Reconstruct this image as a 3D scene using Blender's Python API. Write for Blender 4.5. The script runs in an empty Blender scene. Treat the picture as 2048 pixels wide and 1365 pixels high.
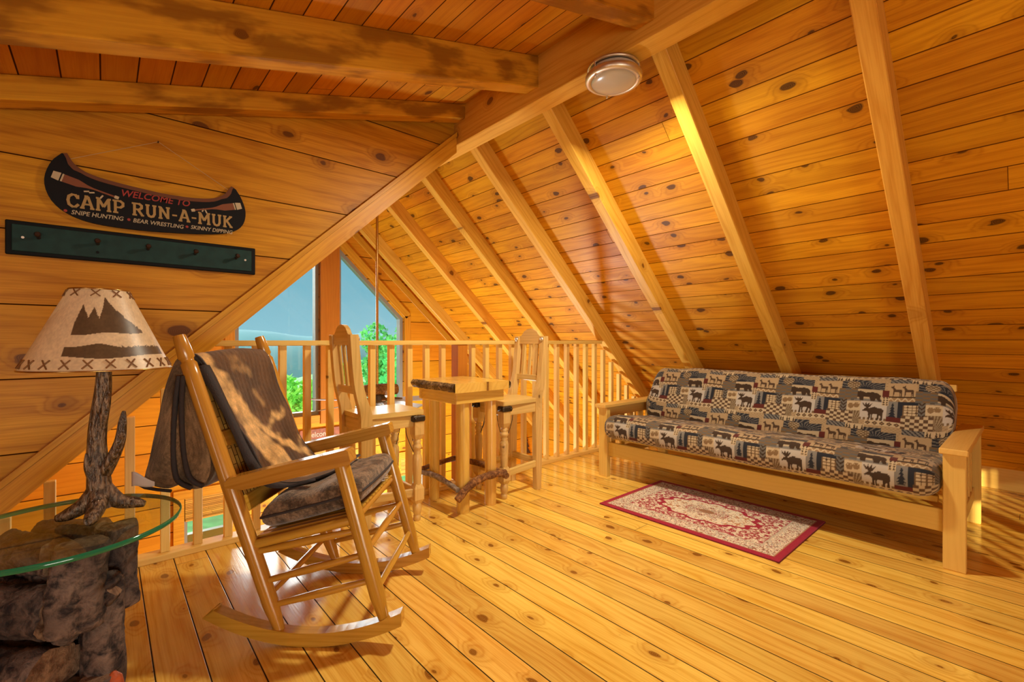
import bpy, math, random
import numpy as np
from mathutils import Vector, Matrix
from mathutils.geometry import tessellate_polygon
random.seed(7)
S = bpy.context.scene
COL = S.collection
PI = math.pi

# ------------------------------------------------------------------ camera
F_PX, YAW, EYE = 922.0, math.atan(813 / 922.0), 1.05
cam = bpy.data.cameras.new('camera')
cam.sensor_width = 36; cam.lens = F_PX / 2048 * 36
cam.clip_start = .02; cam.clip_end = 3000
co = bpy.data.objects.new('camera', cam); COL.objects.link(co)
co.location = (0, 0, EYE); co.rotation_euler = (PI / 2, 0, -YAW)
S.camera = co
vs = S.view_settings
S.display_settings.display_device = 'sRGB'
vs.view_transform = 'Standard'; vs.look = 'None'; vs.gamma = 1; vs.exposure = -0.08; vs.use_curve_mapping = False
S.cycles.use_denoising = True
S.cycles.max_bounces = 8; S.cycles.diffuse_bounces = 5; S.cycles.glossy_bounces = 4
S.cycles.transparent_max_bounces = 16; S.cycles.caustics_reflective = False; S.cycles.caustics_refractive = False
S.cycles.sample_clamp_indirect = 6

# ------------------------------------------------------------------ node helper
class NT:
    def __init__(s, name):
        s.m = bpy.data.materials.new(name); s.m.use_nodes = True
        s.t = s.m.node_tree; s.t.nodes.clear()
        s.out = s.t.nodes.new('ShaderNodeOutputMaterial')
    def n(s, typ, **kw):
        x = s.t.nodes.new(typ)
        for k, v in kw.items(): setattr(x, k, v)
        return x
    def put(s, sock, v):
        if v is None: return
        if hasattr(v, 'is_linked'): s.t.links.new(v, sock)
        else:
            if sock.type == 'RGBA' and len(v) == 3: v = (*v, 1)
            sock.default_value = v
    def m_(s, op, a, b=None, c=None):
        x = s.n('ShaderNodeMath', operation=op)
        for i, v in enumerate((a, b, c)): s.put(x.inputs[i], v)
        return x.outputs[0]
    def xyz(s, x=0., y=0., z=0.):
        n = s.n('ShaderNodeCombineXYZ')
        for i, v in enumerate((x, y, z)): s.put(n.inputs[i], v)
        return n.outputs[0]
    def sep(s, v):
        n = s.n('ShaderNodeSeparateXYZ'); s.put(n.inputs[0], v); return n.outputs
    def noise(s, vec, scale=1., detail=2., rough=.5, dist=0.):
        n = s.n('ShaderNodeTexNoise'); s.put(n.inputs['Vector'], vec); n.inputs['Scale'].default_value = scale
        n.inputs['Detail'].default_value = detail; n.inputs['Roughness'].default_value = rough; n.inputs['Distortion'].default_value = dist
        return n.outputs[0]
    def mix(s, f, a, b, mode='MIX'):
        n = s.n('ShaderNodeMix', data_type='RGBA', blend_type=mode)
        s.put(n.inputs[0], f); s.put(n.inputs[6], a); s.put(n.inputs[7], b); return n.outputs[2]
    def map(s, v, a, b, c=0., d=1., smooth=True):
        n = s.n('ShaderNodeMapRange', interpolation_type='SMOOTHSTEP' if smooth else 'LINEAR')
        for i, q in enumerate((v, a, b, c, d)): s.put(n.inputs[i], q)
        return n.outputs[0]
    def attr(s, name): return s.n('ShaderNodeAttribute', attribute_name=name)
    def bump(s, h, strength=.3, dist=.01, normal=None):
        n = s.n('ShaderNodeBump'); n.inputs['Strength'].default_value = strength; n.inputs['Distance'].default_value = dist
        s.put(n.inputs['Height'], h); s.put(n.inputs['Normal'], normal); return n.outputs[0]
    def bsdf(s, **kw):
        b = s.n('ShaderNodeBsdfPrincipled')
        for k, v in kw.items(): s.put(b.inputs[k.replace('_', ' ')], v)
        s.t.links.new(b.outputs[0], s.out.inputs[0]); return b

def srgb(r, g, b):
    f = lambda c: (c / 255 / 12.92) if c / 255 <= .04045 else ((c / 255 + .055) / 1.055) ** 2.4
    return (f(r), f(g), f(b))

def wood(name, light, dark, knot=(.08, .025, .006), ring=26., W=0., groove=.0025, joint=3.4, cell=.19, kr=.016, kth=.45,
         rough=.35, spec=.5, tone=.25, ringmix=.75, stretch=.62, coat=0., bumpk=1., stain=0., gcol=(.05, .017, .004), halok=.38):
    T = NT(name)
    u, v, w = T.sep(T.attr('gc').outputs['Vector'])
    if W:
        q = T.m_('DIVIDE', v, W); i = T.m_('FLOOR', q)
        wn = T.n('ShaderNodeTexWhiteNoise', noise_dimensions='1D'); T.put(wn.inputs['W'], T.m_('ADD', i, 3.37)); r = wn.outputs['Value']
        uj = T.m_('DIVIDE', T.m_('ADD', u, T.m_('MULTIPLY', r, 9.)), joint); j = T.m_('FLOOR', uj)
        wn2 = T.n('ShaderNodeTexWhiteNoise', noise_dimensions='2D'); T.put(wn2.inputs['Vector'], T.xyz(i, j, 0.)); r2 = wn2.outputs['Value']
        f = T.m_('FRACT', q); e = T.m_('MULTIPLY', T.m_('MINIMUM', f, T.m_('SUBTRACT', 1., f)), W)
        fj = T.m_('FRACT', uj); ej = T.m_('MULTIPLY', T.m_('MINIMUM', fj, T.m_('SUBTRACT', 1., fj)), joint)
        ed = T.m_('MINIMUM', e, T.m_('ADD', ej, groove * .3))
        gm = T.map(ed, groove, groove * .35)
    else:
        oi = T.n('ShaderNodeObjectInfo'); r2 = oi.outputs['Random']; gm = None
    us = T.m_('ADD', u, T.m_('MULTIPLY', r2, 17.3)); vs_ = T.m_('ADD', v, T.m_('MULTIPLY', r2, 5.7))
    wob = T.noise(T.xyz(T.m_('MULTIPLY', us, 7.), T.m_('MULTIPLY', vs_, 16.), w), 1., 2.)
    kv = T.n('ShaderNodeTexVoronoi', feature='F1', voronoi_dimensions='2D')
    kvec = T.xyz(T.m_('MULTIPLY', T.m_('ADD', us, T.m_('MULTIPLY', wob, .07)), stretch / cell), T.m_('MULTIPLY', T.m_('ADD', vs_, T.m_('MULTIPLY', wob, .02)), 1 / cell), T.m_('MULTIPLY', w, .3 / cell))
    T.put(kv.inputs['Vector'], kvec); kv.inputs['Scale'].default_value = 1.
    kc = T.sep(kv.outputs['Color'])
    rad = T.m_('MULTIPLY', T.map(kc[0], kth, 1., .25, 1., False), kr)
    kd = T.m_('SUBTRACT', T.m_('MULTIPLY', kv.outputs['Distance'], cell), rad)
    on = T.map(kc[0], kth, kth + .02)
    core = T.m_('MULTIPLY', T.map(T.m_('ADD', kd, T.m_('MULTIPLY', T.m_('SUBTRACT', wob, .5), .012)), .003, -.003), on)
    halo = T.m_('MULTIPLY', T.map(kd, .05, -.005), on)
    warp = T.noise(T.xyz(T.m_('MULTIPLY', us, .9), T.m_('MULTIPLY', vs_, 7.), T.m_('MULTIPLY', w, 7.)), 1., 2.5)
    rc = T.m_('ADD', T.m_('ADD', T.m_('MULTIPLY', vs_, ring), T.m_('MULTIPLY', w, ring * .8)), T.m_('ADD', T.m_('MULTIPLY', warp, 5.), T.m_('MULTIPLY', halo, 2.2)))
    wav = T.m_('ADD', T.m_('MULTIPLY', T.m_('SINE', T.m_('MULTIPLY', rc, 6.283)), .5), .5)
    wav = T.m_('POWER', wav, 2.6)
    fib = T.noise(T.xyz(T.m_('MULTIPLY', us, 5.), T.m_('MULTIPLY', vs_, 190.), T.m_('MULTIPLY', w, 190.)), 1., 2.)
    big = T.noise(T.xyz(T.m_('MULTIPLY', us, 1.6), T.m_('MULTIPLY', vs_, 6.), T.m_('MULTIPLY', w, 6.)), 1., 3.)
    g = T.m_('ADD', T.m_('MULTIPLY', wav, .42), T.m_('ADD', T.m_('MULTIPLY', T.map(fib, .38, .66), .34), T.m_('MULTIPLY', T.map(big, .3, .72), .45)))
    col = T.mix(T.m_('MULTIPLY', g, ringmix), light, dark)
    tv = T.m_('ADD', T.m_('MULTIPLY', r2, tone * 2), 1 - tone)
    hs = T.n('ShaderNodeHueSaturation'); T.put(hs.inputs['Color'], col); T.put(hs.inputs['Value'], tv)
    T.put(hs.inputs['Hue'], T.m_('ADD', T.m_('MULTIPLY', T.m_('FRACT', T.m_('MULTIPLY', r2, 7.77)), .014), .498))
    col = hs.outputs[0]
    col = T.mix(T.m_('MULTIPLY', halo, halok), col, tuple(.55 * a + .45 * b for a, b in zip(dark, knot)))
    kring = T.m_('ADD', T.m_('MULTIPLY', T.m_('SINE', T.m_('MULTIPLY', kd, 1500.)), .14), .84)
    col = T.mix(T.m_('MULTIPLY', core, kring), col, knot)
    if stain:
        st = T.map(T.noise(T.xyz(T.m_('MULTIPLY', us, 3.), T.m_('MULTIPLY', vs_, 9.), T.m_('MULTIPLY', w, 9.)), 1., 4.), .47, .62)
        col = T.mix(T.m_('MULTIPLY', st, stain), col, tuple(c * .42 for c in dark))
    h = T.m_('ADD', T.m_('MULTIPLY', fib, .12), T.m_('MULTIPLY', core, -.1))
    if gm is not None:
        col = T.mix(gm, col, gcol); h = T.m_('SUBTRACT', h, T.m_('MULTIPLY', gm, .25))
    nb = T.bump(h, .35 * bumpk, .004)
    ro = T.m_('ADD', T.m_('MULTIPLY', fib, .12), rough - .06)
    if gm is not None: ro = T.m_('ADD', ro, T.m_('MULTIPLY', gm, .6))
    sp_ = T.m_('MULTIPLY', T.m_('SUBTRACT', 1., gm), spec) if gm is not None else spec
    T.bsdf(Base_Color=col, Roughness=ro, Normal=nb, Specular_IOR_Level=sp_, Coat_Weight=coat, Coat_Roughness=.12)
    return T.m

def plain(name, col, rough=.5, metal=0., spec=.5, bump=0., bscale=60., var=0., emis=None):
    T = NT(name)
    tc = T.n('ShaderNodeTexCoord').outputs['Object']
    n = T.noise(tc, bscale, 3.)
    c = T.mix(T.m_('MULTIPLY', T.map(n, .3, .7), var), col, tuple(x * .35 for x in col)) if var else col
    kw = dict(Base_Color=c, Roughness=rough, Metallic=metal, Specular_IOR_Level=spec)
    if bump: kw['Normal'] = T.bump(n, bump, .01)
    T.bsdf(**kw); return T.m

def attr_mat(name, rough=.8, spec=.2, bump=0., bscale=500., sheen=0., weave=0.):
    T = NT(name)
    c = T.attr('Col').outputs['Color']
    kw = dict(Roughness=rough, Specular_IOR_Level=spec, Sheen_Weight=sheen)
    tc = T.n('ShaderNodeTexCoord').outputs['Object']
    n = T.noise(tc, bscale, 2.)
    if weave: c = T.mix(T.m_('MULTIPLY', T.map(n, .35, .65), weave), c, T.mix(1., c, (.45, .42, .4), 'MULTIPLY'))
    kw['Base_Color'] = c
    if bump: kw['Normal'] = T.bump(n, bump, .004)
    T.bsdf(**kw); return T.m

# ------------------------------------------------------------------ materials
M = {}
M['floor'] = wood('pine_floor_boards', (.90, .59, .125), (.62, .27, .025), ring=24, W=.1302, groove=.0032, joint=9., cell=.15, kr=.0165, kth=.45, rough=.16, spec=.5, tone=.13, ringmix=.8, knot=(.2, .06, .006), gcol=(.04, .022, .004))
M['roof'] = wood('pine_ceiling_boards', (.70, .31, .012), (.42, .13, .002), ring=20, W=.1235, groove=.0036, joint=8., cell=.15, kr=.02, kth=.5, rough=.42, tone=.14, ringmix=.75, knot=(.05, .016, .002), spec=.25, gcol=(.1, .03, .002))
M['dormer'] = wood('pine_dormer_boards', (.6, .23, .010), (.4, .11, .003), ring=18, W=.1235, groove=.004, joint=8., cell=.19, kr=.02, kth=.55, rough=.42, tone=.14, ringmix=.6, knot=(.07, .018, .002), spec=.25)
M['wall'] = wood('pine_wall_boards', (.60, .265, .014), (.33, .105, .003), ring=12, W=.306, groove=.004, joint=30., cell=.30, kr=.034, kth=.45, rough=.45, tone=.12, ringmix=.85, knot=(.1, .028, .003), spec=.25, gcol=(.03, .008, .001), halok=.6)
M['farwall'] = wood('pine_gable_boards', (.68, .28, .014), (.48, .16, .005), ring=16, W=.26, groove=.006, joint=30., cell=.25, kr=.022, kth=.5, rough=.45, tone=.12, ringmix=.6, knot=(.16, .04, .004), spec=.25, gcol=(.05, .013, .002))
M['beam'] = wood('pine_beam', (.76, .43, .075), (.55, .24, .022), ring=22, cell=.3, kr=.026, kth=.6, rough=.42, tone=.07, ringmix=.8, knot=(.15, .045, .006), spec=.3, stretch=.8)
M['dbeam'] = wood('stained_dormer_beam', (.66, .29, .022), (.44, .14, .006), ring=16, cell=.36, kr=.024, kth=.55, rough=.42, tone=.06, ringmix=.65, knot=(.09, .025, .003), stain=.75, spec=.3)
M['diag'] = wood('pine_trim_beam', (.66, .31, .026), (.47, .17, .008), ring=30, cell=.45, kr=.022, kth=.5, rough=.42, tone=.05, ringmix=.8, knot=(.13, .035, .005), spec=.3)
M['rail'] = wood('pine_railing', (.82, .54, .17), (.62, .34, .07), ring=30, cell=.4, kr=.008, kth=.7, rough=.4, tone=.08, ringmix=.5, spec=.4)
M['post'] = wood('red_pine_post', (.5, .18, .02), (.36, .1, .008), ring=30, cell=.4, kr=.010, kth=.7, rough=.4, tone=.03, ringmix=.5, spec=.35)
M['futon'] = wood('pale_hardwood', (.74, .47, .12), (.6, .33, .06), ring=40, cell=2., kr=.0, kth=.99, rough=.38, tone=.04, ringmix=.4, spec=.4)
M['rocker'] = wood('varnished_oak', (.56, .28, .04), (.36, .145, .012), ring=46, cell=1.2, kr=.003, kth=.8, rough=.22, tone=.05, ringmix=.7, spec=.6, coat=.3)
M['stool'] = wood('waxed_pine_furniture', (.70, .47, .17), (.48, .28, .07), ring=34, cell=.33, kr=.008, kth=.6, rough=.34, tone=.06, ringmix=.65, knot=(.12, .05, .01), spec=.5)
M['table'] = wood('varnished_log_wood', (.76, .47, .11), (.54, .26, .035), ring=28, cell=.2, kr=.010, kth=.55, rough=.28, tone=.06, ringmix=.65, knot=(.15, .05, .01), spec=.5, coat=.25)
M['bamboo'] = wood('bamboo_blind', (.6, .32, .05), (.38, .17, .02), ring=10, W=.018, groove=.002, joint=.5, cell=3., kr=0., kth=.99, rough=.6, tone=.25, spec=.2)
M['straw'] = wood('woven_splint', (.6, .34, .08), (.4, .18, .03), ring=10, W=.02, groove=.003, joint=.06, cell=3., kr=0., kth=.99, rough=.6, tone=.25, spec=.2)

def bark(name, a, b, sc=35., contrast=0.):
    T = NT(name)
    tc = T.n('ShaderNodeTexCoord').outputs['Object']
    n = T.noise(tc, sc, 6., .65, .4); n2 = T.noise(tc, sc * .25, 3.)
    c = T.mix(T.map(n, .36, .66), b, a); c = T.mix(T.m_('MULTIPLY', T.map(n2, .4, .65), .6), c, b)
    T.bsdf(Base_Color=c, Roughness=.75, Normal=T.bump(n, .9, .012), Specular_IOR_Level=.3); return T.m
M['bark'] = bark('dark_bark', (.2, .13, .09), (.035, .02, .016), 30)
M['barkred'] = bark('reddish_branch_bark', (.42, .19, .06), (.1, .035, .012), 45)
M['birch'] = bark('pale_birch_bark', (.55, .48, .4), (.2, .14, .1), 40)
M['liveedge'] = bark('live_edge_bark', (.45, .3, .13), (.07, .035, .012), 60)
M['antler'] = None
def antler():
    T = NT('bronzed_antler')
    tc = T.n('ShaderNodeTexCoord').outputs['Object']
    mp = T.n('ShaderNodeMapping'); mp.inputs['Scale'].default_value = (1, 1, .28); T.put(mp.inputs[0], tc)
    n = T.noise(mp.outputs[0], 130., 4., .6)
    c = T.mix(T.map(n, .38, .66), (.035, .018, .008), (.22, .14, .075))
    T.bsdf(Base_Color=c, Roughness=.22, Metallic=.35, Specular_IOR_Level=.8, Normal=T.bump(n, 1., .008)); return T.m
M['antler'] = antler()
M['black'] = plain('black_painted_board', (.009, .009, .011), .6, spec=.15)
M['green'] = plain('dark_green_paint', (.010, .045, .042), .55, spec=.25, var=.4, bscale=25)
M['greenblk'] = plain('black_edge_paint', (.006, .007, .008), .6, spec=.15)
M['pegwood'] = plain('dark_wooden_peg', (.03, .014, .009), .35)
M['signrim'] = plain('brown_gunwale_paint', (.13, .04, .012), .45)
M['signred'] = plain('red_sign_paint', (.33, .028, .018), .5)
M['signtan'] = plain('tan_sign_paint', (.38, .25, .085), .5)
M['signcream'] = plain('cream_sign_paint', (.5, .42, .27), .5)
M['paddle'] = plain('brown_paddle_paint', (.2, .06, .02), .5)
M['twine'] = plain('twine', (.55, .4, .2), .7)
M['iron'] = plain('aged_iron', (.06, .045, .03), .4, .7, bump=.4, bscale=120, var=.4)
M['nickel'] = plain('brushed_nickel', (.72, .67, .58), .42, 1.)
M['brass'] = plain('aged_brass', (.5, .33, .12), .25, 1.)
M['white'] = plain('white_plastic', (.75, .72, .64), .35)
M['dark'] = plain('dark_slot', (.02, .015, .01), .6)
M['vinyl'] = plain('white_vinyl_frame', (.24, .225, .18), .5)
M['ivory'] = plain('ivory_cover_plate', (.72, .6, .42), .35)
M['lace'] = plain('brown_lacing', (.2, .09, .025), .6)
M['hem'] = plain('dark_blanket_hem', (.035, .028, .03), .8, bump=.3, bscale=200)
M['tag'] = plain('white_cloth_tag', (.8, .8, .82), .7)
M['resin'] = bark('dark_resin_logs', (.2, .14, .115), (.012, .009, .012), 24)
M['cutend'] = bark('cut_log_end', (.34, .22, .14), (.1, .05, .03), 30)
M['redbit'] = plain('rusty_red_resin', (.45, .08, .015), .6, bump=.5, bscale=60, var=.5)
M['soil'] = plain('forest_ground', (.10, .36, .09), .9, bump=.5, bscale=3, var=.5)
M['mountain'] = plain('hazed_forest', (.05, .17, .20), .95, bscale=.02, var=.25)  # distance haze is put into this blue-green base colour
M['mist'] = plain('hazed_far_ridge', (.10, .26, .31), .95)  # paler and bluer: more air haze mixed into the colour
M['housewall'] = plain('cabin_walls', (.55, .4, .28), .7)
M['houseroof'] = plain('cabin_roof', (.5, .3, .22), .7)
M['deck'] = plain('weathered_porch_boards', (.3, .2, .14), .7, var=.4, bscale=20)
M['lowfloor'] = plain('great_room_floor', (.5, .25, .06), .4, var=.2, bscale=8)
M['blade'] = plain('pale_fan_blade', (.36, .4, .46), .35)
M['fanlog'] = bark('fan_log_bark', (.4, .22, .08), (.12, .05, .015), 40)
M['lodgered'] = plain('barn_red_sign', (.36, .1, .03), .6, var=.6, bscale=30)
M['lodgegrey'] = plain('weathered_sign_grey', (.3, .24, .15), .7, var=.5, bscale=40)
M['ornament'] = plain('dark_carving', (.06, .03, .015), .5, bump=.4, bscale=60, var=.4)

def leafmat(name, c1, c2):
    T = NT(name)
    oi = T.n('ShaderNodeNewGeometry').outputs['Random Per Island']
    c = T.mix(oi, c1, c2)
    d = T.n('ShaderNodeBsdfDiffuse'); T.put(d.inputs[0], c)
    tr = T.n('ShaderNodeBsdfTranslucent'); T.put(tr.inputs[0], c)
    mx = T.n('ShaderNodeMixShader'); mx.inputs[0].default_value = .5
    T.t.links.new(d.outputs[0], mx.inputs[1]); T.t.links.new(tr.outputs[0], mx.inputs[2]); T.t.links.new(mx.outputs[0], T.out.inputs[0])
    return T.m
M['leafA'] = leafmat('broad_leaves', (.05, .42, .13), (.13, .62, .2))
M['leafB'] = leafmat('hill_leaves', (.04, .32, .11), (.16, .56, .16))
M['leafC'] = leafmat('yellow_green_leaves', (.12, .5, .08), (.3, .7, .12))  # yellower leaf green, mixed among the hill trees

def glassmat(name, tint, refl=.06, rough=0.):
    T = NT(name)
    tr = T.n('ShaderNodeBsdfTransparent'); T.put(tr.inputs[0], tint)
    gl = T.n('ShaderNodeBsdfGlossy'); gl.inputs['Roughness'].default_value = rough
    fr = T.n('ShaderNodeLayerWeight'); fr.inputs[0].default_value = .5
    mx = T.n('ShaderNodeMixShader'); T.put(mx.inputs[0], T.m_('ADD', T.m_('MULTIPLY', T.m_('POWER', fr.outputs['Facing'], 5.), .85), .03))
    T.t.links.new(tr.outputs[0], mx.inputs[1]); T.t.links.new(gl.outputs[0], mx.inputs[2]); T.t.links.new(mx.outputs[0], T.out.inputs[0])
    return T.m
M['pane'] = glassmat('window_glass', (.9, .95, .97))
M['glasstop'] = glassmat('clear_table_glass', (.9, .97, .94))
T = NT('green_glass_edge'); T.bsdf(Base_Color=(.004, .22, .11), Roughness=.08, Transmission_Weight=.35, Specular_IOR_Level=.8); M['glassedge'] = T.m
T = NT('frosted_glass_bowl'); T.bsdf(Base_Color=(.5, .46, .38), Roughness=.22, Specular_IOR_Level=.8, Subsurface_Weight=0.); M['bowl'] = T.m
M['fabric'] = attr_mat('lodge_patchwork_fabric', .85, .15, .25, 900., .15, .35)
M['rug'] = attr_mat('woven_rug_pile', .95, .1, .5, 600., .1, .35)
M['throw'] = attr_mat('plush_stag_throw', .9, .15, .5, 260., .4, .4)
M['shade'] = None
def shademat():
    T = NT('parchment_shade')
    c = T.attr('Col').outputs['Color']
    n = T.noise(T.n('ShaderNodeTexCoord').outputs['Object'], 60., 4.)
    c = T.mix(T.m_('MULTIPLY', T.map(n, .35, .7), .15), c, (.3, .2, .1))
    d = T.n('ShaderNodeBsdfPrincipled'); T.put(d.inputs['Base Color'], c); d.inputs['Roughness'].default_value = .38
    tr = T.n('ShaderNodeBsdfTranslucent'); T.put(tr.inputs[0], c)
    mx = T.n('ShaderNodeMixShader'); mx.inputs[0].default_value = .3
    T.t.links.new(d.outputs[0], mx.inputs[1]); T.t.links.new(tr.outputs[0], mx.inputs[2]); T.t.links.new(mx.outputs[0], T.out.inputs[0])
    return T.m
M['shade'] = shademat()
def cushmat():
    T = NT('mottled_plush_cushion')
    tc = T.n('ShaderNodeTexCoord').outputs['Object']
    n = T.noise(tc, 22., 5., .65); n2 = T.noise(tc, 130., 3.)
    c = T.mix(T.map(n, .35, .65), (.06, .036, .02), (.3, .2, .12))
    c = T.mix(T.m_('MULTIPLY', T.map(n2, .4, .7), .5), c, (.02, .012, .008))
    T.bsdf(Base_Color=c, Roughness=.85, Sheen_Weight=.4, Normal=T.bump(n2, .6, .008), Specular_IOR_Level=.2); return T.m
M['cushion'] = cushmat()

# ------------------------------------------------------------------ mesh builder
class MB:
    def __init__(s): s.v = []; s.f = []; s.gc = []; s.sm = []; s.mi = []; s.cur = 0
    def add(s, vs, fs, gc=None, smooth=False):
        o = len(s.v)
        s.v += [tuple(p) for p in vs]
        s.gc += [tuple(g) for g in (gc if gc is not None else vs)]
        for f in fs:
            s.f.append(tuple(i + o for i in f)); s.sm.append(smooth); s.mi.append(s.cur)
        return s
    def box(s, c, size, R=None, ch=.003, axis=None, off=None):
        """chamfered box; grain runs along its longest side"""
        hx, hy, hz = (x / 2 for x in size); ch = min(ch, min(hx, hy, hz) * .6)
        vs, idx = [], {}
        for sx in (-1, 1):
            for sy in (-1, 1):
                for sz in (-1, 1):
                    for a in range(3):
                        p = [sx * (hx - ch), sy * (hy - ch), sz * (hz - ch)]
                        p[a] = (sx * hx, sy * hy, sz * hz)[a]
                        idx[(sx, sy, sz, a)] = len(vs); vs.append(Vector(p))
        fs = []
        for a in range(3):
            b, c_ = (a + 1) % 3, (a + 2) % 3
            for sg in (-1, 1):
                q = []
                for (i, j) in ((-1, -1), (1, -1), (1, 1), (-1, 1)):
                    k = [0, 0, 0]; k[a] = sg; k[b] = i; k[c_] = j; q.append(idx[(*k, a)])
                fs.append(q if sg > 0 else q[::-1])
        for a in range(3):                                   # edges run along a
            b, c_ = (a + 1) % 3, (a + 2) % 3
            for i in (-1, 1):
                for j in (-1, 1):
                    def K(sa, ax):
                        k = [0, 0, 0]; k[a] = sa; k[b] = i; k[c_] = j; return idx[(*k, ax)]
                    q = [K(-1, b), K(1, b), K(1, c_), K(-1, c_)]
                    fs.append(q if i * j < 0 else q[::-1])
        for sx in (-1, 1):
            for sy in (-1, 1):
                for sz in (-1, 1):
                    q = [idx[(sx, sy, sz, a)] for a in range(3)]
                    fs.append(q if sx * sy * sz > 0 else q[::-1])
        ax = axis if axis is not None else max(range(3), key=lambda i: size[i])
        o = Vector((random.uniform(0, 9), random.uniform(0, 9), random.uniform(0, 9))) if off is None else Vector(off)
        oth = sorted([i for i in range(3) if i != ax], key=lambda i: -size[i])
        gc = [(p[ax] + o[0], p[oth[0]] + o[1], p[oth[1]] + o[2]) for p in vs]
        R = R or Matrix.Identity(3); c = Vector(c)
        return s.add([R @ p + c for p in vs], fs, gc)
    def bar(s, p0, p1, w, h, up=(0, 0, 1), ch=.003, off=None):
        """box from p0 to p1; w across, h along up"""
        p0, p1 = Vector(p0), Vector(p1); d = p1 - p0; L = d.length; x = d / L
        z = Vector(up); z = (z - x * z.dot(x)).normalized(); y = z.cross(x)
        R = Matrix((x, y, z)).transposed()
        return s.box((p0 + p1) / 2, (L, w, h), R, ch, 0, off)
    def tube(s, pts, rad, n=12, cap=True, sq=None, smooth=True, off=None):
        pts = [Vector(p) for p in pts]
        if not hasattr(rad, '__len__'): rad = [rad] * len(pts)
        o = random.uniform(0, 9) if off is None else off
        t0 = (pts[1] - pts[0]).normalized()
        ref = Vector((0, 0, 1)) if abs(t0.z) < .9 else Vector((1, 0, 0))
        x = t0.cross(ref).normalized(); vs, gc = [], []; L = 0.
        for i, p in enumerate(pts):
            t = (pts[min(i + 1, len(pts) - 1)] - pts[max(i - 1, 0)]).normalized()
            x = (x - t * x.dot(t)).normalized(); y = t.cross(x)
            if i: L += (p - pts[i - 1]).length
            for k in range(n):
                a = 2 * PI * k / n + (PI / n if sq else 0); r = rad[i]
                vs.append(p + x * math.cos(a) * r + y * math.sin(a) * r); gc.append((L + o, r * math.cos(a) + o, r * math.sin(a)))
        fs = [(i * n + k, i * n + (k + 1) % n, (i + 1) * n + (k + 1) % n, (i + 1) * n + k) for i in range(len(pts) - 1) for k in range(n)]
        s.add(vs, fs, gc, smooth)
        if cap:
            s.add(vs[:n], [tuple(range(n))[::-1]], gc[:n]); s.add(vs[-n:], [tuple(range(n))], gc[-n:])
        return s
    def lathe(s, prof, c=(0, 0, 0), n=32, smooth=True, cap=True):
        c = Vector(c); vs, gc = [], []; o = random.uniform(0, 9)
        for r, z in prof:
            for k in range(n):
                a = 2 * PI * k / n; vs.append(c + Vector((r * math.cos(a), r * math.sin(a), z))); gc.append((z + o, r * math.cos(a), r * math.sin(a)))
        m = len(prof)
        s.add(vs, [(i * n + k, i * n + (k + 1) % n, (i + 1) * n + (k + 1) % n, (i + 1) * n + k) for i in range(m - 1) for k in range(n)], gc, smooth)
        if cap:
            s.add(vs[:n], [tuple(range(n))[::-1]], gc[:n]); s.add(vs[-n:], [tuple(range(n))], gc[-n:])
        return s
    def prism(s, poly, d0, d1, axes='xz', gaxis=None, smooth=False, off=None, voff=0.):
        """2-D outline in the plane of axes, extruded along the third axis from d0 to d1; gaxis = direction of the grain in that plane"""
        i, j = 'xyz'.index(axes[0]), 'xyz'.index(axes[1]); k = 3 - i - j
        area = sum(poly[a][0] * poly[(a + 1) % len(poly)][1] - poly[(a + 1) % len(poly)][0] * poly[a][1] for a in range(len(poly)))
        if area < 0: poly = poly[::-1]
        sgn = 1 if (i, j) in ((0, 1), (1, 2), (2, 0)) else -1
        g = Vector(gaxis or (1, 0)).normalized(); o = random.uniform(0, 9) if off is None else off
        def mk(p, d):
            q = [0, 0, 0]; q[i] = p[0]; q[j] = p[1]; q[k] = d
            return q, (p[0] * g[0] + p[1] * g[1] + o, -p[0] * g[1] + p[1] * g[0] + (o if off is None else voff), d)
        A = [mk(p, d0) for p in poly]; B = [mk(p, d1) for p in poly]; n = len(poly)
        hi, lo = (B, A) if d1 > d0 else (A, B)
        if n > 4:
            tri = []
            for q in tessellate_polygon([[Vector((p[0], p[1], 0)) for p in poly]]):
                (ax, ay), (bx, by), (cx_, cy_) = (poly[w] for w in q)
                ar = (bx - ax) * (cy_ - ay) - (cx_ - ax) * (by - ay)
                if abs(ar) > 1e-12: tri.append(tuple(q) if (ar > 0) == (sgn > 0) else tuple(q)[::-1])
        else: tri = [tuple(range(n)) if sgn > 0 else tuple(range(n))[::-1]]
        s.add([a[0] for a in hi], tri, [a[1] for a in hi]); s.add([a[0] for a in lo], [f[::-1] for f in tri], [a[1] for a in lo])
        allv = lo + hi
        fs = [(a, (a + 1) % n, (a + 1) % n + n, a + n) for a in range(n)]
        if sgn < 0: fs = [f[::-1] for f in fs]
        s.add([a[0] for a in allv], fs, [a[1] for a in allv], smooth); return s
    def grid(s, P, smooth=True, gc=None, flip=False):
        """P: array (nu, nv, 3)"""
        nu, nv = P.shape[:2]
        i, j = np.meshgrid(np.arange(nu - 1), np.arange(nv - 1), indexing='ij')
        a = (i * nv + j).ravel(); fs = np.stack([a, a + nv, a + nv + 1, a + 1], 1)
        if flip: fs = fs[:, ::-1]
        return s.add(P.reshape(-1, 3).tolist(), fs.tolist(), gc.reshape(-1, 3).tolist() if gc is not None else None, smooth)
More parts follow.
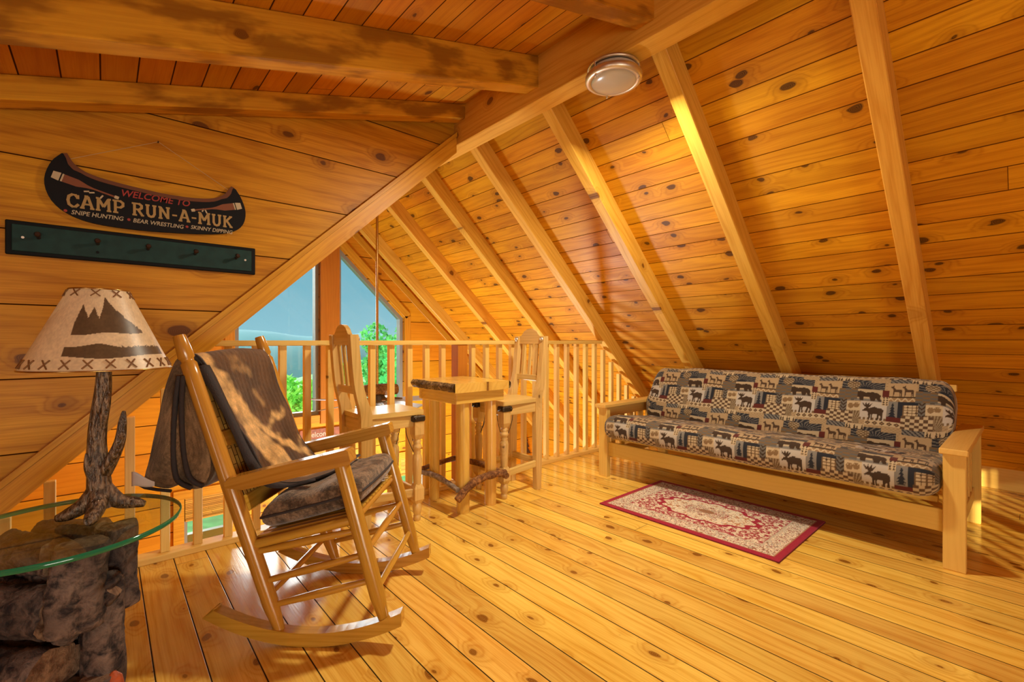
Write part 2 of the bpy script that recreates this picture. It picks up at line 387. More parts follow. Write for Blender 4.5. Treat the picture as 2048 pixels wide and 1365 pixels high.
    def build(s, name, mats, parent=None, col=None, bevel=0.):
        me = bpy.data.meshes.new(name)
        me.from_pydata(s.v, [], s.f)
        me.polygons.foreach_set('use_smooth', s.sm); me.polygons.foreach_set('material_index', s.mi)
        at = me.attributes.new('gc', 'FLOAT_VECTOR', 'POINT'); at.data.foreach_set('vector', np.array(s.gc, dtype=np.float32).ravel())
        if col is not None:
            ca = me.attributes.new('Col', 'FLOAT_COLOR', 'POINT')
            c4 = np.ones((len(s.v), 4), dtype=np.float32); c4[:, :3] = col; ca.data.foreach_set('color', c4.ravel())
        for m in (mats if isinstance(mats, (list, tuple)) else [mats]): me.materials.append(M[m] if isinstance(m, str) else m)
        me.validate(); me.update()
        o = bpy.data.objects.new(name, me); COL.objects.link(o)
        if parent: o.parent = parent
        if bevel:
            b = o.modifiers.new('bevel', 'BEVEL'); b.width = bevel; b.segments = 2; b.limit_method = 'ANGLE'; b.angle_limit = .6
        return o

def tag(o, label, cat=None, group=None, kind=None):
    if label: o['label'] = label
    if cat: o['category'] = cat
    if group: o['group'] = group
    if kind: o['kind'] = kind
    return o
def thing(name, loc, label, cat, group=None, rz=0., kind=None):
    o = bpy.data.objects.new(name, None); COL.objects.link(o); o.empty_display_size = .1
    o.location = loc; o.rotation_euler = (0, 0, rz); return tag(o, label, cat, group, kind)
def structure(o, label=None):
    o['kind'] = 'structure'
    if label: o['label'] = label
    return o
def dup(o, parent=None):
    c = o.copy(); COL.objects.link(c)
    if parent: c.parent = parent
    for ch in list(o.children): dup(ch, c)
    return c
def noise3(p, f, seed=0):
    """cheap smooth pseudo-noise on arrays (…,3) in -1..1"""
    rs = np.random.RandomState(seed); out = 0
    for k in range(5):
        d = rs.normal(size=3) * f * (1 + .45 * k); out = out + np.sin(p @ d + rs.uniform(0, 6.28)) / (1 + .5 * k)
    return out / 2.6
def vnoise2(x, y, seed=0):
    """value noise on arrays, 0..1"""
    rs = np.random.RandomState(seed); tab = rs.rand(256, 256)
    xi, yi = np.floor(x).astype(int), np.floor(y).astype(int); fx, fy = x - xi, y - yi
    fx = fx * fx * (3 - 2 * fx); fy = fy * fy * (3 - 2 * fy)
    g = lambda a, b: tab[a % 256, b % 256]
    return (g(xi, yi) * (1 - fx) + g(xi + 1, yi) * fx) * (1 - fy) + (g(xi, yi + 1) * (1 - fx) + g(xi + 1, yi + 1) * fx) * fy
def inpoly(x, y, P):
    r = np.zeros(x.shape, bool); n = len(P)
    for i in range(n):
        x0, y0 = P[i]; x1, y1 = P[(i + 1) % n]
        if y0 == y1: continue
        c = ((y0 > y) != (y1 > y)) & (x < (x1 - x0) * (y - y0) / (y1 - y0) + x0); r ^= c
    return r

# ================================================================== SETTING
K = .935; KN = math.hypot(1, K); CU = 4.407; CP = 4.585      # roof slope, underside of rafters, face of the boards
YB, YF, XW = -2.6, 5.45, -2.4                                  # back wall, gable wall, dormer front wall
RY = 2.745                                                     # face of the railing

def plankplane(name, corners, gcs, mat, thick, label=None):
    """a boarded slab: corners of the visible face, thickened away along its normal"""
    m = MB(); c = [Vector(p) for p in corners]
    nrm = (c[1] - c[0]).cross(c[2] - c[0]).normalized()
    b = [p - nrm * thick for p in c]; n = len(c)
    m.add(c, [tuple(range(n))], gcs); m.add(b, [tuple(range(n))[::-1]], gcs)
    m.add(c + b, [(i, i + n, (i + 1) % n + n, (i + 1) % n) for i in range(n)], list(gcs) * 2)
    return structure(m.build(name, mat), label)

# floor of the loft: boards run along y
X0, X1 = XW, 4.76
plankplane('floor', [(X0, YB, 0), (X1, YB, 0), (X1, 2.86, 0), (X0, 2.86, 0)],
           [(y, x - .116 + .1302 * 40, 0) for x, y in ((X0, YB), (X1, YB), (X1, 2.86), (X0, 2.86))], 'floor', .22, 'knotty pine board floor of the loft')
# right roof slope
def rp(x): return CP - K * x
xa, xb = 1.97, 5.5
plankplane('ceiling_right', [(xa, YB, rp(xa)), (xa, YF + .2, rp(xa)), (xb, YF + .2, rp(xb)), (xb, YB, rp(xb))],
           [(y, (x - xa) * KN, 0) for x, y in ((xa, YB), (xa, YF + .2), (xb, YF + .2), (xb, YB))], 'roof', .06, 'knotty pine board ceiling sloping down on the right')
# left main roof slope over the great room
def lp(x): return .645 + .178 + K * x
xc, xd = 1.97, -1.6
plankplane('ceiling_left', [(xd, 2.80, lp(xd)), (xd, YF + .2, lp(xd)), (xc, YF + .2, lp(xc)), (xc, 2.80, lp(xc))],
           [(y, (x - xd) * KN, 0) for x, y in ((xd, 2.80), (xd, YF + .2), (xc, YF + .2), (xc, 2.80))], 'roof', .06)
# shed dormer ceiling
DS = .286
def dz(x): return 2.695 + DS * (x - 1.87)
plankplane('ceiling_dormer', [(XW, YB, dz(XW)), (XW, 2.86, dz(XW)), (2.0, 2.86, dz(2.0)), (2.0, YB, dz(2.0))],
           [(y, (x - XW) * 1.036, 0) for x, y in ((XW, YB), (XW, 2.86), (2.0, 2.86), (2.0, YB))], 'dormer', .06, 'flatter pine board ceiling of the dormer')
# dormer cheek wall (y 2.75 .. 2.80) above the sloping trim
dl = lambda x: .66 + K * x
w = MB(); w.prism([(XW, 0), (-.70, 0), (1.87, dl(1.87)), (1.87, dz(1.87)), (XW, dz(XW))], 2.75, 2.80, 'xz', off=5.2, voff=-.588 + .306 * 10)
structure(w.build('wall_left', 'wall'), 'wide knotty pine board wall behind the canoe sign')
w = MB()
w.prism([(-.72, .64 - K * .72), (1.87, .64 + K * 1.87), (1.87, .75 + K * 1.87), (-.72, .75 - K * .72)], 2.715, 2.84, 'xz', (1, K))
structure(w.build('trim_1', 'diag'), 'broad sloping beam under the board wall')
w = MB()
w.prism([(-.78, .752 - K * .78), (1.87, .752 + K * 1.87), (1.87, .785 + K * 1.87), (-.78, .785 - K * .78)], 2.708, 2.76, 'xz', (1, K))
structure(w.build('trim_2', 'diag'), 'narrow strip along the top of the sloping beam')
# ridge beam
w = MB(); w.box((1.935, (YB + YF) / 2, 2.58), (.13, YF - YB, .28), None, .004)
structure(w.build('ridge_beam', 'beam'), 'long ridge beam at the peak of the loft ceiling')
# rafters of the right slope
sd = Vector((1, 0, -K)) / KN; nd = Vector((K, 0, 1)) / KN
RYS = [.44, 1.235, 2.01, 2.775, 3.53, 4.33, 5.18]
order = ['nearest', 'second', 'third', 'fourth', 'fifth', 'sixth', 'farthest']
for k, y in enumerate(RYS):
    xe = 4.735 if y < 2.9 else 5.35
    p0 = Vector((1.985, y, CU - K * 1.985)) + nd * .068; p1 = Vector((xe, y, CU - K * xe)) + nd * .068
    w = MB(); w.bar(p0, p1, .08, .135, nd, .004)
    r = structure(w.build('rafter', 'beam'), order[k] + ' rafter on the right slope, counted from the viewer'); r['group'] = 'rafters of the right roof slope'
for k, y in enumerate(RYS[4:]):
    p0 = Vector((1.885, y, .645 + K * 1.885)) + Vector((-K, 0, 1)) / KN * .068; p1 = Vector((-.9, y, .645 - K * .9)) + Vector((-K, 0, 1)) / KN * .068
    w = MB(); w.bar(p0, p1, .08, .135, Vector((-K, 0, 1)), .004)
    structure(w.build('rafter', 'beam'))
# dormer beams
for k, y in enumerate((1.193, 1.94, 2.66)):
    w = MB(); up = Vector((-DS, 0, 1)).normalized()
    hb = .175 if k < 2 else .095
    p0 = Vector((XW, y, dz(XW))) - up * (hb / 2 + .001); p1 = Vector((1.872, y, dz(1.872))) - up * (hb / 2 + .001)
    w.bar(p0, p1, .098, hb, up, .004)
    r = structure(w.build('ceiling_beam', 'dbeam'), ('short end of a dormer beam above the ceiling light', 'thick dormer beam running across the ceiling', 'dark dormer beam against the board wall')[k]); r['group'] = 'dormer ceiling beams'
# knee board at the eaves
w = MB(); w.box((4.752, (YB + 2.7) / 2, .085), (.02, 2.7 - YB, .17), None, .002)
structure(w.build('baseboard_right', 'futon'), 'pale low board where the right slope meets the floor')
# gable wall
def topz(x): return min(lp(x), rp(x))
ZL = -2.6
w = MB()
def strip(x0, x1, spans):
    for a0, a1, b0, b1 in spans: w.prism([(x0, a0), (x1, a1), (x1, b1), (x0, b0)], YF, YF + .16, 'xz', off=3.)
def tl(x): return 1.35 + (x - 1.0) * (2.17 - 1.35) / .85
def tr(x): return 1.35 + (2.92 - x) * (2.17 - 1.35) / .85
L_, Rr = .57, .96; a_, b_ = 2.87, 3.23; LZ0, LZ1 = -1.75, -.48
strip(-1.5, L_, [(ZL, ZL, max(lp(-1.5), -.55), topz(L_))])
strip(L_, Rr, [(ZL, ZL, LZ0, LZ0), (LZ1, LZ1, topz(L_), topz(Rr))]); strip(Rr, 1.0, [(ZL, ZL, topz(Rr), topz(1.0))])
strip(1.0, 1.85, [(ZL, ZL, .2, .2), (tl(1.0), tl(1.85), topz(1.0), topz(1.85))])
strip(1.85, 2.07, [(ZL, ZL, 2.65, 2.65)])
strip(2.07, a_, [(ZL, ZL, .2, .2), (tr(2.07), tr(a_), topz(2.07), topz(a_))])
strip(a_, 2.92, [(ZL, ZL, LZ0, LZ0), (LZ1, LZ1, .2, .2), (tr(a_), tr(2.92), topz(a_), topz(2.92))])
strip(2.92, b_, [(ZL, ZL, LZ0, LZ0), (LZ1, LZ1, topz(2.92), topz(b_))]); strip(b_, 5.6, [(ZL, ZL, topz(b_), topz(5.6))])
structure(w.build('wall_far', 'farwall'), 'gable wall of the great room beyond the railing')
# lower room shell
w = MB(); w.box((2.05, (2.6 + YF) / 2, ZL - .05), (7.2, YF - 2.6 + .3, .1)); structure(w.build('floor_lower', 'lowfloor'))
w = MB(); w.prism([(2.6, ZL), (YF, ZL), (YF, -.1), (2.6, -.1)], 5.3, 5.4, 'yz', off=3.); structure(w.build('wall_right', 'farwall'))
w = MB(); w.prism([(2.6, ZL), (YF, ZL), (YF, .0), (2.6, .0)], -1.3, -1.4, 'yz', off=3.); structure(w.build('wall_lower_left', 'farwall'))
w = MB(); w.prism([(-1.4, ZL), (5.4, ZL), (5.4, -.2), (-1.4, -.2)], 2.62, 2.7, 'xz', off=3.); structure(w.build('wall_lower_near', 'farwall'))
# back wall with opening cut low to limit sun, solid dormer wall (behind viewer)
DX0, DX1, DZ1 = -.75, .95, .95
w = MB()
w.prism([(XW, 0), (DX0, 0), (DX0, dz(DX0)), (XW, dz(XW))], YB - .12, YB, 'xz', off=3.)
w.prism([(DX0, DZ1), (DX1, DZ1), (DX1, dz(DX1)), (DX0, dz(DX0))], YB - .12, YB, 'xz', off=3.)
w.prism([(DX1, 0), (5.0, 0), (1.95, 2.75), (DX1, dz(DX1))], YB - .12, YB, 'xz', off=3.)
structure(w.build('wall_back', 'wall'))
w = MB(); WY0, WY1, WZ0, WZ1 = -1.7, 1.1, .55, 1.40
w.prism([(YB, 0), (2.86, 0), (2.86, dz(XW)), (YB, dz(XW))], XW - .12, XW, 'yz', off=3.)
structure(w.build('wall_dormer_front', 'wall'))
def frame_rect(m, axes, a0, a1, z0, z1, d0, d1, t):
    for q in ([(a0, z0), (a1, z0), (a1, z0 + t), (a0, z0 + t)], [(a0, z1 - t), (a1, z1 - t), (a1, z1), (a0, z1)], [(a0, z0 + t), (a0 + t, z0 + t), (a0 + t, z1 - t), (a0, z1 - t)], [(a1 - t, z0 + t), (a1, z0 + t), (a1, z1 - t), (a1 - t, z1 - t)]):
        m.prism(q, d0, d1, axes)
m = MB(); frame_rect(m, 'yz', WY0, WY1, WZ0, WZ1, XW, XW + .03, .05); structure(m.build('dormer_fill_frame', 'vinyl'))  # frame added on the solid wall around the dormer fill lamp
m = MB(); frame_rect(m, 'xz', DX0, DX1, 0, DZ1, YB - .09, YB - .02, .06); m.prism([(.07, .06), (.13, .06), (.13, DZ1 - .06), (.07, DZ1 - .06)], YB - .09, YB - .02, 'xz'); structure(m.build('window_6', 'vinyl'))

# ---- windows of the gable wall
def gwin(name, poly, right):
    root = None
    # vinyl frame inside the opening, built as bars along the outline
    m = MB(); n = len(poly)
    cx = sum(p[0] for p in poly) / n; cz = sum(p[1] for p in poly) / n
    def inset(t):
        out = []
        for i in range(n):
            p0, p1, p2 = Vector(poly[i - 1]), Vector(poly[i]), Vector(poly[(i + 1) % n])
            d1 = (p1 - p0).normalized(); d2 = (p2 - p1).normalized()
            n1 = Vector((-d1.y, d1.x)); n2 = Vector((-d2.y, d2.x))
            k = (n1 + n2); k = k / max(.3, k.dot(n1)); out.append(p1 + k * t)
        return out
    q = inset(.04)
    for i in range(n):
        j = (i + 1) % n
        m.prism([poly[i], poly[j], tuple(q[j]), tuple(q[i])], YF + .03, YF + .12, 'xz')
    root = structure(m.build(name, 'vinyl'))
    g = MB(); g.prism([tuple(p) for p in q], YF + .07, YF + .076, 'xz'); structure(g.build('glass', 'pane', root))
    return root
gwin('window_1', [(1.0, .2), (1.85, .2), (1.85, 2.17), (1.0, 1.35)], 0)
gwin('window_2', [(2.07, .2), (2.92, .2), (2.92, 1.35), (2.07, 2.17)], 1)
m = MB(); m.box((1.96, YF - .012, 1.35), (.22, .05, 2.5)); structure(m.build('trim_3', 'post'), 'reddish post between the two gable panes')
def trimbar(name, p0, p1, wd, label=None):
    m = MB(); d = Vector((p1[0] - p0[0], 0, p1[1] - p0[1])); up = Vector((-d.z, 0, d.x))
    m.bar((p0[0], YF - .012, p0[1]), (p1[0], YF - .012, p1[1]), .024, wd, up); return structure(m.build(name, 'diag'), label)
trimbar('trim_4', (2.968, .13), (2.968, 1.375), .09); trimbar('trim_5', (.952, .13), (.952, 1.375), .09)
trimbar('trim_6', (2.98, 1.37), (2.05, 2.267), .09); trimbar('trim_7', (.94, 1.37), (1.87, 2.267), .09)
trimbar('trim_8', (.9, .155), (3.02, .155), .09)
trimbar('trim_9', (2.0, 2.585), (4.9, 2.585 - K * 2.9), .08); trimbar('trim_10', (1.92, 2.585), (-1., 2.585 - K * 2.92), .08)
for nm, x0, x1 in (('window_3', L_, Rr), ('window_5', a_, b_)):
    m = MB(); frame_rect(m, 'xz', x0, x1, LZ0, LZ1, YF + .03, YF + .12, .03); r = structure(m.build(nm, 'vinyl'))
    g = MB(); g.prism([(x0, LZ0), (x1, LZ0), (x1, LZ1), (x0, LZ1)], YF + .07, YF + .076, 'xz'); structure(g.build('glass', 'pane', r))
    c = MB(); frame_rect(c, 'xz', x0 - .085, x1 + .085, LZ0 - .085, LZ1 + .085, YF - .025, YF, .085); structure(c.build('casing', 'diag', r))
for nm, x0, x1, lab in (('bamboo_blind', L_, Rr, 'half-raised bamboo blind in the lower window behind the rocking chair'), ('bamboo_blind', a_, b_, 'half-raised bamboo blind in the lower window behind the pub table')):
    b = thing(nm, ((x0 + x1) / 2, YF + .015, LZ1), lab, 'window blind', 'bamboo blinds downstairs')
    m = MB(); hw = (x1 - x0) / 2 - .012
    m.add([(-hw, 0, -.005), (hw, 0, -.005), (hw, 0, -.21), (-hw, 0, -.21)], [(0, 1, 2, 3)], [(x, z + 2, 0) for x, z in ((-hw, 0), (hw, 0), (hw, -.21), (-hw, -.21))])
    m.add([(-hw, .006, -.005), (hw, .006, -.005), (hw, .006, -.21), (-hw, .006, -.21)], [(3, 2, 1, 0)], [(x, z + 2, 0) for x, z in ((-hw, 0), (hw, 0), (hw, -.21), (-hw, -.21))])
    m.build('slat_panel', 'bamboo', b)
    m = MB(); m.box((0, 0, -.22), (2 * hw, .02, .024)); m.build('bottom_rail', 'bamboo', b)
    m = MB(); m.tube([(hw - .03, -.006, -.01), (hw - .03, -.006, -.55)], .0015, 6); m.build('pull_cord', 'twine', b)

# ================================================================== RAILING
rail = thing('railing', (0, 2.79, 0), 'pine railing with square balusters along the open edge of the loft', 'railing')
m = MB(); m.box((1.97, 0, 1.038), (3.2 + .02, .085, .030)); m.build('top_rail', 'rail', rail)
m = MB(); m.box((2.05, 0, .015), (4.9, .09, .03)); m.build('bottom_rail', 'rail', rail)
for k in range(-6, 33):
    x = .217 + .132 * k
    zt = min(1.025, CU - K * (x + .02) - .012, .64 + K * (x - .019) - .006)
    if zt < .09 or abs(x - 1.955) < .07: continue
    m = MB(); m.box((x, .005, (.03 + zt) / 2), (.037, .037, zt - .03), None, .002); m.build('baluster', 'rail', rail)
m = MB(); m.box((1.955, .012, .5275), (.085, .09, .993), None, .003); tag(m.build('post', 'post', rail), 'broad reddish post')
ou = thing('electrical_outlet', (1.957, 2.757, .245), 'ivory electrical outlet on the broad railing post', 'outlet')
m = MB(); m.box((0, -.004, 0), (.066, .007, .105), None, .003); m.build('cover_plate', 'ivory', ou)
for z in (-.022, .022):
    m = MB(); m.box((0, -.0085, z), (.03, .004, .032), None, .002); s_ = m.build('socket', 'ivory', ou)
    q = MB(); q.box((-.007, -.0108, z + .004), (.003, .002, .01), None, .0005); q.box((.007, -.0108, z + .004), (.003, .002, .01), None, .0005); q.box((0, -.0108, z - .009), (.005, .002, .005), None, .0005); q.build('slots', 'dark', s_)

# ================================================================== CANOE SIGN
SY = 2.738
sg = thing('canoe_sign', (.19, SY, 1.57), 'black canoe-shaped sign welcoming to Camp Run-A-Muk, hung on twine', 'sign')
def sgl(p): return (p[0] - .19, p[1] - 1.57)
def smooth_loop(P, it=2):
    P = [Vector(p) for p in P]
    for _ in range(it):
        Q = []
        for i in range(len(P)):
            a, b = P[i], P[(i + 1) % len(P)]; Q += [a * .75 + b * .25, a * .25 + b * .75]
        P = Q
    return [tuple(p) for p in P]
inner = [(-.123, 1.852), (-.100, 1.806), (-.045, 1.774), (.09, 1.757), (.237, 1.746), (.386, 1.757), (.452, 1.79), (.484, 1.845)]
outer = [(.505, 1.835), (.531, 1.794), (.553, 1.729), (.545, 1.665), (.513, 1.622), (.43, 1.588), (.187, 1.563), (0, 1.561), (-.102, 1.58), (-.171, 1.632), (-.198, 1.716), (-.175, 1.805), (-.14, 1.848)]
def chaikin(P, it=2):
    P = [Vector(p) for p in P]
    for _ in range(it):
        Q = [P[0]]
        for a, b in zip(P, P[1:]): Q += [a * .75 + b * .25, a * .25 + b * .75]
        P = Q + [P[-1]]
    return [tuple(p) for p in P]
body = [sgl(p) for p in chaikin(inner) + chaikin(outer)]
m = MB(); m.prism(body, .010, -.006, 'xz'); m.build('board', 'black', sg)
ci = chaikin(inner); m = MB(); low = [(p[0] + (-.012 if i < len(ci) * .2 else (.012 if i > len(ci) * .8 else 0)), p[1] - (.004 if (i < len(ci) * .12 or i > len(ci) * .88) else .017)) for i, p in enumerate(ci)]
m.prism([sgl(p) for p in ci + low[::-1]], .010, -.0085, 'xz'); tag(m.build('rim', 'signrim', sg), 'brown gunwale')
def text_mesh(body_, size, mat, parent, name, loc, width=None, shear=0., rot=0., offset=0., ext=.0006, spacing=1.):
    cu = bpy.data.curves.new(name, 'FONT'); cu.body = body_; cu.size = size; cu.shear = shear; cu.extrude = ext; cu.offset = offset; cu.resolution_u = 3; cu.space_character = spacing
    tmp = bpy.data.objects.new(name, cu); COL.objects.link(tmp)
    bpy.context.view_layer.update()
    me = bpy.data.meshes.new_from_object(tmp.evaluated_get(bpy.context.evaluated_depsgraph_get()))
    bpy.data.objects.remove(tmp); bpy.data.curves.remove(cu)
    xs = [v.co.x for v in me.vertices]; x0 = min(xs); wd = max(xs) - x0
    sx = (width / wd) if width else 1.
    for v in me.vertices: v.co = ((v.co.x - x0) * sx, v.co.y, v.co.z)
    me.materials.clear(); me.materials.append(M[mat])
    o = bpy.data.objects.new(name, me); COL.objects.link(o); o.parent = parent
    o.location = loc; o.rotation_euler = (PI / 2, rot, 0); return o
# slab-serif lettering drawn with strokes on a 1 x 1 em
def slab(txt, x0, z0, h, width, mat, parent, name, y):
    g = {}
    def V(x, a, b): return [(x, a), (x, b)]
    G = {
     'C': (.82, [[(.74, .74), (.6, .93), (.4, .95), (.18, .8), (.12, .5), (.18, .2), (.4, .05), (.6, .07), (.76, .24)], [(.74, .95), (.74, .66)]]),
     'A': (.95, [[(.14, .06), (.43, .94)], [(.81, .06), (.52, .94)], [(.26, .34), (.69, .34)], [(.0, .05), (.3, .05)], [(.65, .05), (.95, .05)], [(.3, .95), (.55, .95)]]),
     'M': (1.1, [[(.18, .05), (.2, .95)], [(.2, .95), (.55, .32)], [(.55, .32), (.9, .95)], [(.92, .05), (.9, .95)], [(.02, .05), (.34, .05)], [(.76, .05), (1.08, .05)], [(.04, .95), (.24, .95)], [(.86, .95), (1.06, .95)]]),
     'P': (.82, [[(.2, .05), (.2, .95)], [(.05, .95), (.55, .95), (.74, .82), (.74, .6), (.55, .45), (.2, .45)], [(.04, .05), (.4, .05)]]),
     'R': (.9, [[(.2, .05), (.2, .95)], [(.05, .95), (.55, .95), (.72, .83), (.72, .64), (.55, .5), (.2, .5)], [(.46, .5), (.76, .06)], [(.04, .05), (.38, .05)], [(.66, .05), (.9, .05)]]),
     'U': (.92, [[(.2, .95), (.2, .3), (.3, .1), (.46, .05), (.62, .1), (.72, .3), (.72, .95)], [(.04, .95), (.36, .95)], [(.56, .95), (.88, .95)]]),
     'N': (1.0, [[(.2, .05), (.2, .95)], [(.2, .95), (.78, .08)], [(.78, .05), (.78, .95)], [(.04, .05), (.36, .05)], [(.04, .95), (.24, .95)], [(.62, .95), (.94, .95)]]),
     'K': (.92, [[(.2, .05), (.2, .95)], [(.22, .45), (.72, .93)], [(.38, .58), (.76, .06)], [(.04, .05), (.36, .05)], [(.04, .95), (.36, .95)], [(.58, .95), (.86, .95)], [(.62, .05), (.9, .05)]]),
     '-': (.5, [[(.06, .42), (.44, .42)]]), ' ': (.42, [])}
    tot = sum(G[c][0] + .06 for c in txt); sx = width / tot; x = x0; m = MB()
    for c in txt:
        for st in G[c][1]:
            P = [Vector((x + px * sx, z0 + pz * h)) for px, pz in st]; t = h * .075
            for i, (a, b) in enumerate(zip(P, P[1:])):
                d = (b - a); ln = d.length; d = d / ln; n = Vector((-d.y, d.x))
                horiz = abs(d.x) > .95
                tt = t * (.85 if horiz else 1.15); e = tt * .55 if len(P) > 2 else 0
                m.prism([tuple(a - d * e + n * tt), tuple(a - d * e - n * tt), tuple(b + d * e - n * tt), tuple(b + d * e + n * tt)], y - .0004, y - .0016 - .00008 * (i + 3 * G[c][1].index(st)), 'xz')
        x += (G[c][0] + .06) * sx
    return m.build(name, mat, parent)
o = slab('CAMP RUN-A-MUK', -.315, .058, .058, .62, 'signtan', sg, 'lettering', -.0062); o.rotation_euler = (0, -.012, 0)
text_mesh('WELCOME TO', .042, 'signred', sg, 'lettering', (-.135, -.0066, .137), .255, .22, 0., .0006)
text_mesh('SNIPE HUNTING', .026, 'signcream', sg, 'lettering', (-.30, -.0066, .025), .172, .2, 0., .0003)
text_mesh('BEAR WRESTLING', .026, 'signcream', sg, 'lettering', (-.095, -.0066, .025), .19, .2, 0., .0003)
text_mesh('SKINNY DIPPING', .026, 'signcream', sg, 'lettering', (.123, -.0066, .030), .178, .2, 0., .0003)
m = MB()
for x, z in ((-.318, .036), (-.11, .034), (.108, .037)):
    m.prism([(x + .006 * math.cos(a * PI / 5), z + .006 * math.sin(a * PI / 5)) for a in range(10)], -.0062, -.0072, 'xz')
m.build('dots', 'signred', sg)
def paddle(p0, p1, name):
    """blade end p0, grip end p1"""
    a = Vector((p0[0] - .19, p0[1] - 1.57)); b = Vector((p1[0] - .19, p1[1] - 1.57)); d = (b - a); L = d.length; d /= L; n = Vector((-d.y, d.x))
    P = lambda s, t: tuple(a + d * s * L + n * t)
    m = MB(); m.prism([P(.12, .017), P(.12, -.017), P(.36, -.016), P(.5, -.007), P(.6, -.0035), P(.93, -.0035), P(.93, .0035), P(.6, .0035), P(.5, .007), P(.36, .016)], -.0062, -.0076, 'xz')
    o = m.build(name, 'paddle', sg)
    q = MB(); q.prism([P(-.01, .015), P(-.01, -.015), P(.1, -.018), P(.1, .018)], -.0062, -.0078, 'xz'); q.prism([P(.12, .017), P(.12, -.017), P(.145, -.017), P(.145, .017)], -.0064, -.0080, 'xz')
    q.prism([P(.93, .006), P(.93, -.006), P(.95, -.007), P(1., -.006), P(1.0, .006), P(.95, .007)], -.0062, -.0078, 'xz'); q.build('tip', 'signcream', o)
paddle((-.166, 1.752), (.045, 1.694), 'paddle'); paddle((.527, 1.753), (.315, 1.69), 'paddle')
m = MB()
for (x, z, a) in ((-.062, 1.702, .2), (-.045, 1.70, .2), (-.013, 1.688, 1.0), (.363, 1.70, 1.2), (.376, 1.695, 2.0)):
    dx, dz_ = .009 * math.cos(a), .009 * math.sin(a); x -= .19; z -= 1.57
    m.bar((x - dx, -.0066, z - dz_), (x + dx, -.0066, z + dz_), .0012, .006, Vector((-dz_, 0, dx)), .0003)
m.build('feather_marks', 'signcream', sg)
m = MB(); m.tube([(-.115 - .19, -.004, 1.83 - 1.57), (.187 - .19, .002, 1.992 - 1.57), (.471 - .19, -.004, 1.825 - 1.57)], .0011, 6); m.build('twine', 'twine', sg)
m = MB(); m.tube([(-.003, .012, .422), (-.003, -.004, .422)], .003, 8); m.build('nail', 'iron', sg)

# ================================================================== PEG RACK
pr = thing('peg_rack', (.1465, 2.738, 1.471), 'long dark green peg rack on the wall below the canoe sign', 'peg rack')
m = MB(); m.box((0, .004, 0), (.899, .016, .139), None, .003); m.build('backboard', 'greenblk', pr)
m = MB(); m.box((0, -.005, 0), (.862, .006, .108), None, .004); tag(m.build('panel', 'green', pr), 'dark green face')
for x in (-.208, -.026, .148, .33, .506):
    m = MB(); m.tube([(x - .1465, -.006, .008), (x - .1465, -.022, .009), (x - .1465, -.038, .012), (x - .1465, -.05, .014), (x - .1465, -.056, .015)], [.008, .006, .0065, .011, .007], 12); m.build('peg', 'pegwood', pr)
for x in (-.253, .548):
    m = MB(); m.tube([(x - .1465, -.004, .002), (x - .1465, -.0105, .002)], .005, 10); m.build('screw', 'nickel', pr)
m = MB(); m.tube([(-.026 - .1465, -.004, -.03), (-.026 - .1465, -.0095, -.03)], .006, 10); m.build('plug', 'greenblk', pr)

# ================================================================== CEILING LIGHT
cl = thing('ceiling_light', (1.935, 1.415, 2.44), 'round nickel ceiling light with frosted bowl under the ridge beam', 'ceiling light')
m = MB(); m.lathe([(.06, 0), (.128, -.002), (.132, -.012), (.126, -.016), (.06, -.016)], n=48); m.build('canopy', 'nickel', cl)
m = MB(); m.lathe([(.118, -.02), (.122, -.024), (.122, -.05), (.116, -.05)], n=48, cap=False); m.build('inner_drum', 'bowl', cl)
m = MB(); m.lathe([(.118, -.044), (.138, -.044), (.142, -.05), (.142, -.068), (.134, -.076), (.112, -.078), (.112, -.07), (.118, -.044)], n=48, cap=False); m.build('band', 'nickel', cl)
m = MB(); m.lathe([(.114, -.07)] + [(.113 * math.cos(a), -.072 - .03 * math.sin(a)) for a in np.linspace(.05, 1.54, 12)], n=48); m.build('bowl', 'bowl', cl)
for k in range(3):
    a = k * 2 * PI / 3 + .9
    m = MB(); m.tube([(.127 * math.cos(a), .127 * math.sin(a), -.01), (.127 * math.cos(a), .127 * math.sin(a), -.084)], .004, 8); m.lathe([(.001, -.092), (.006, -.089), (.006, -.084), (.003, -.08)], (.127 * math.cos(a), .127 * math.sin(a), 0), 10); m.build('finial', 'nickel', cl)

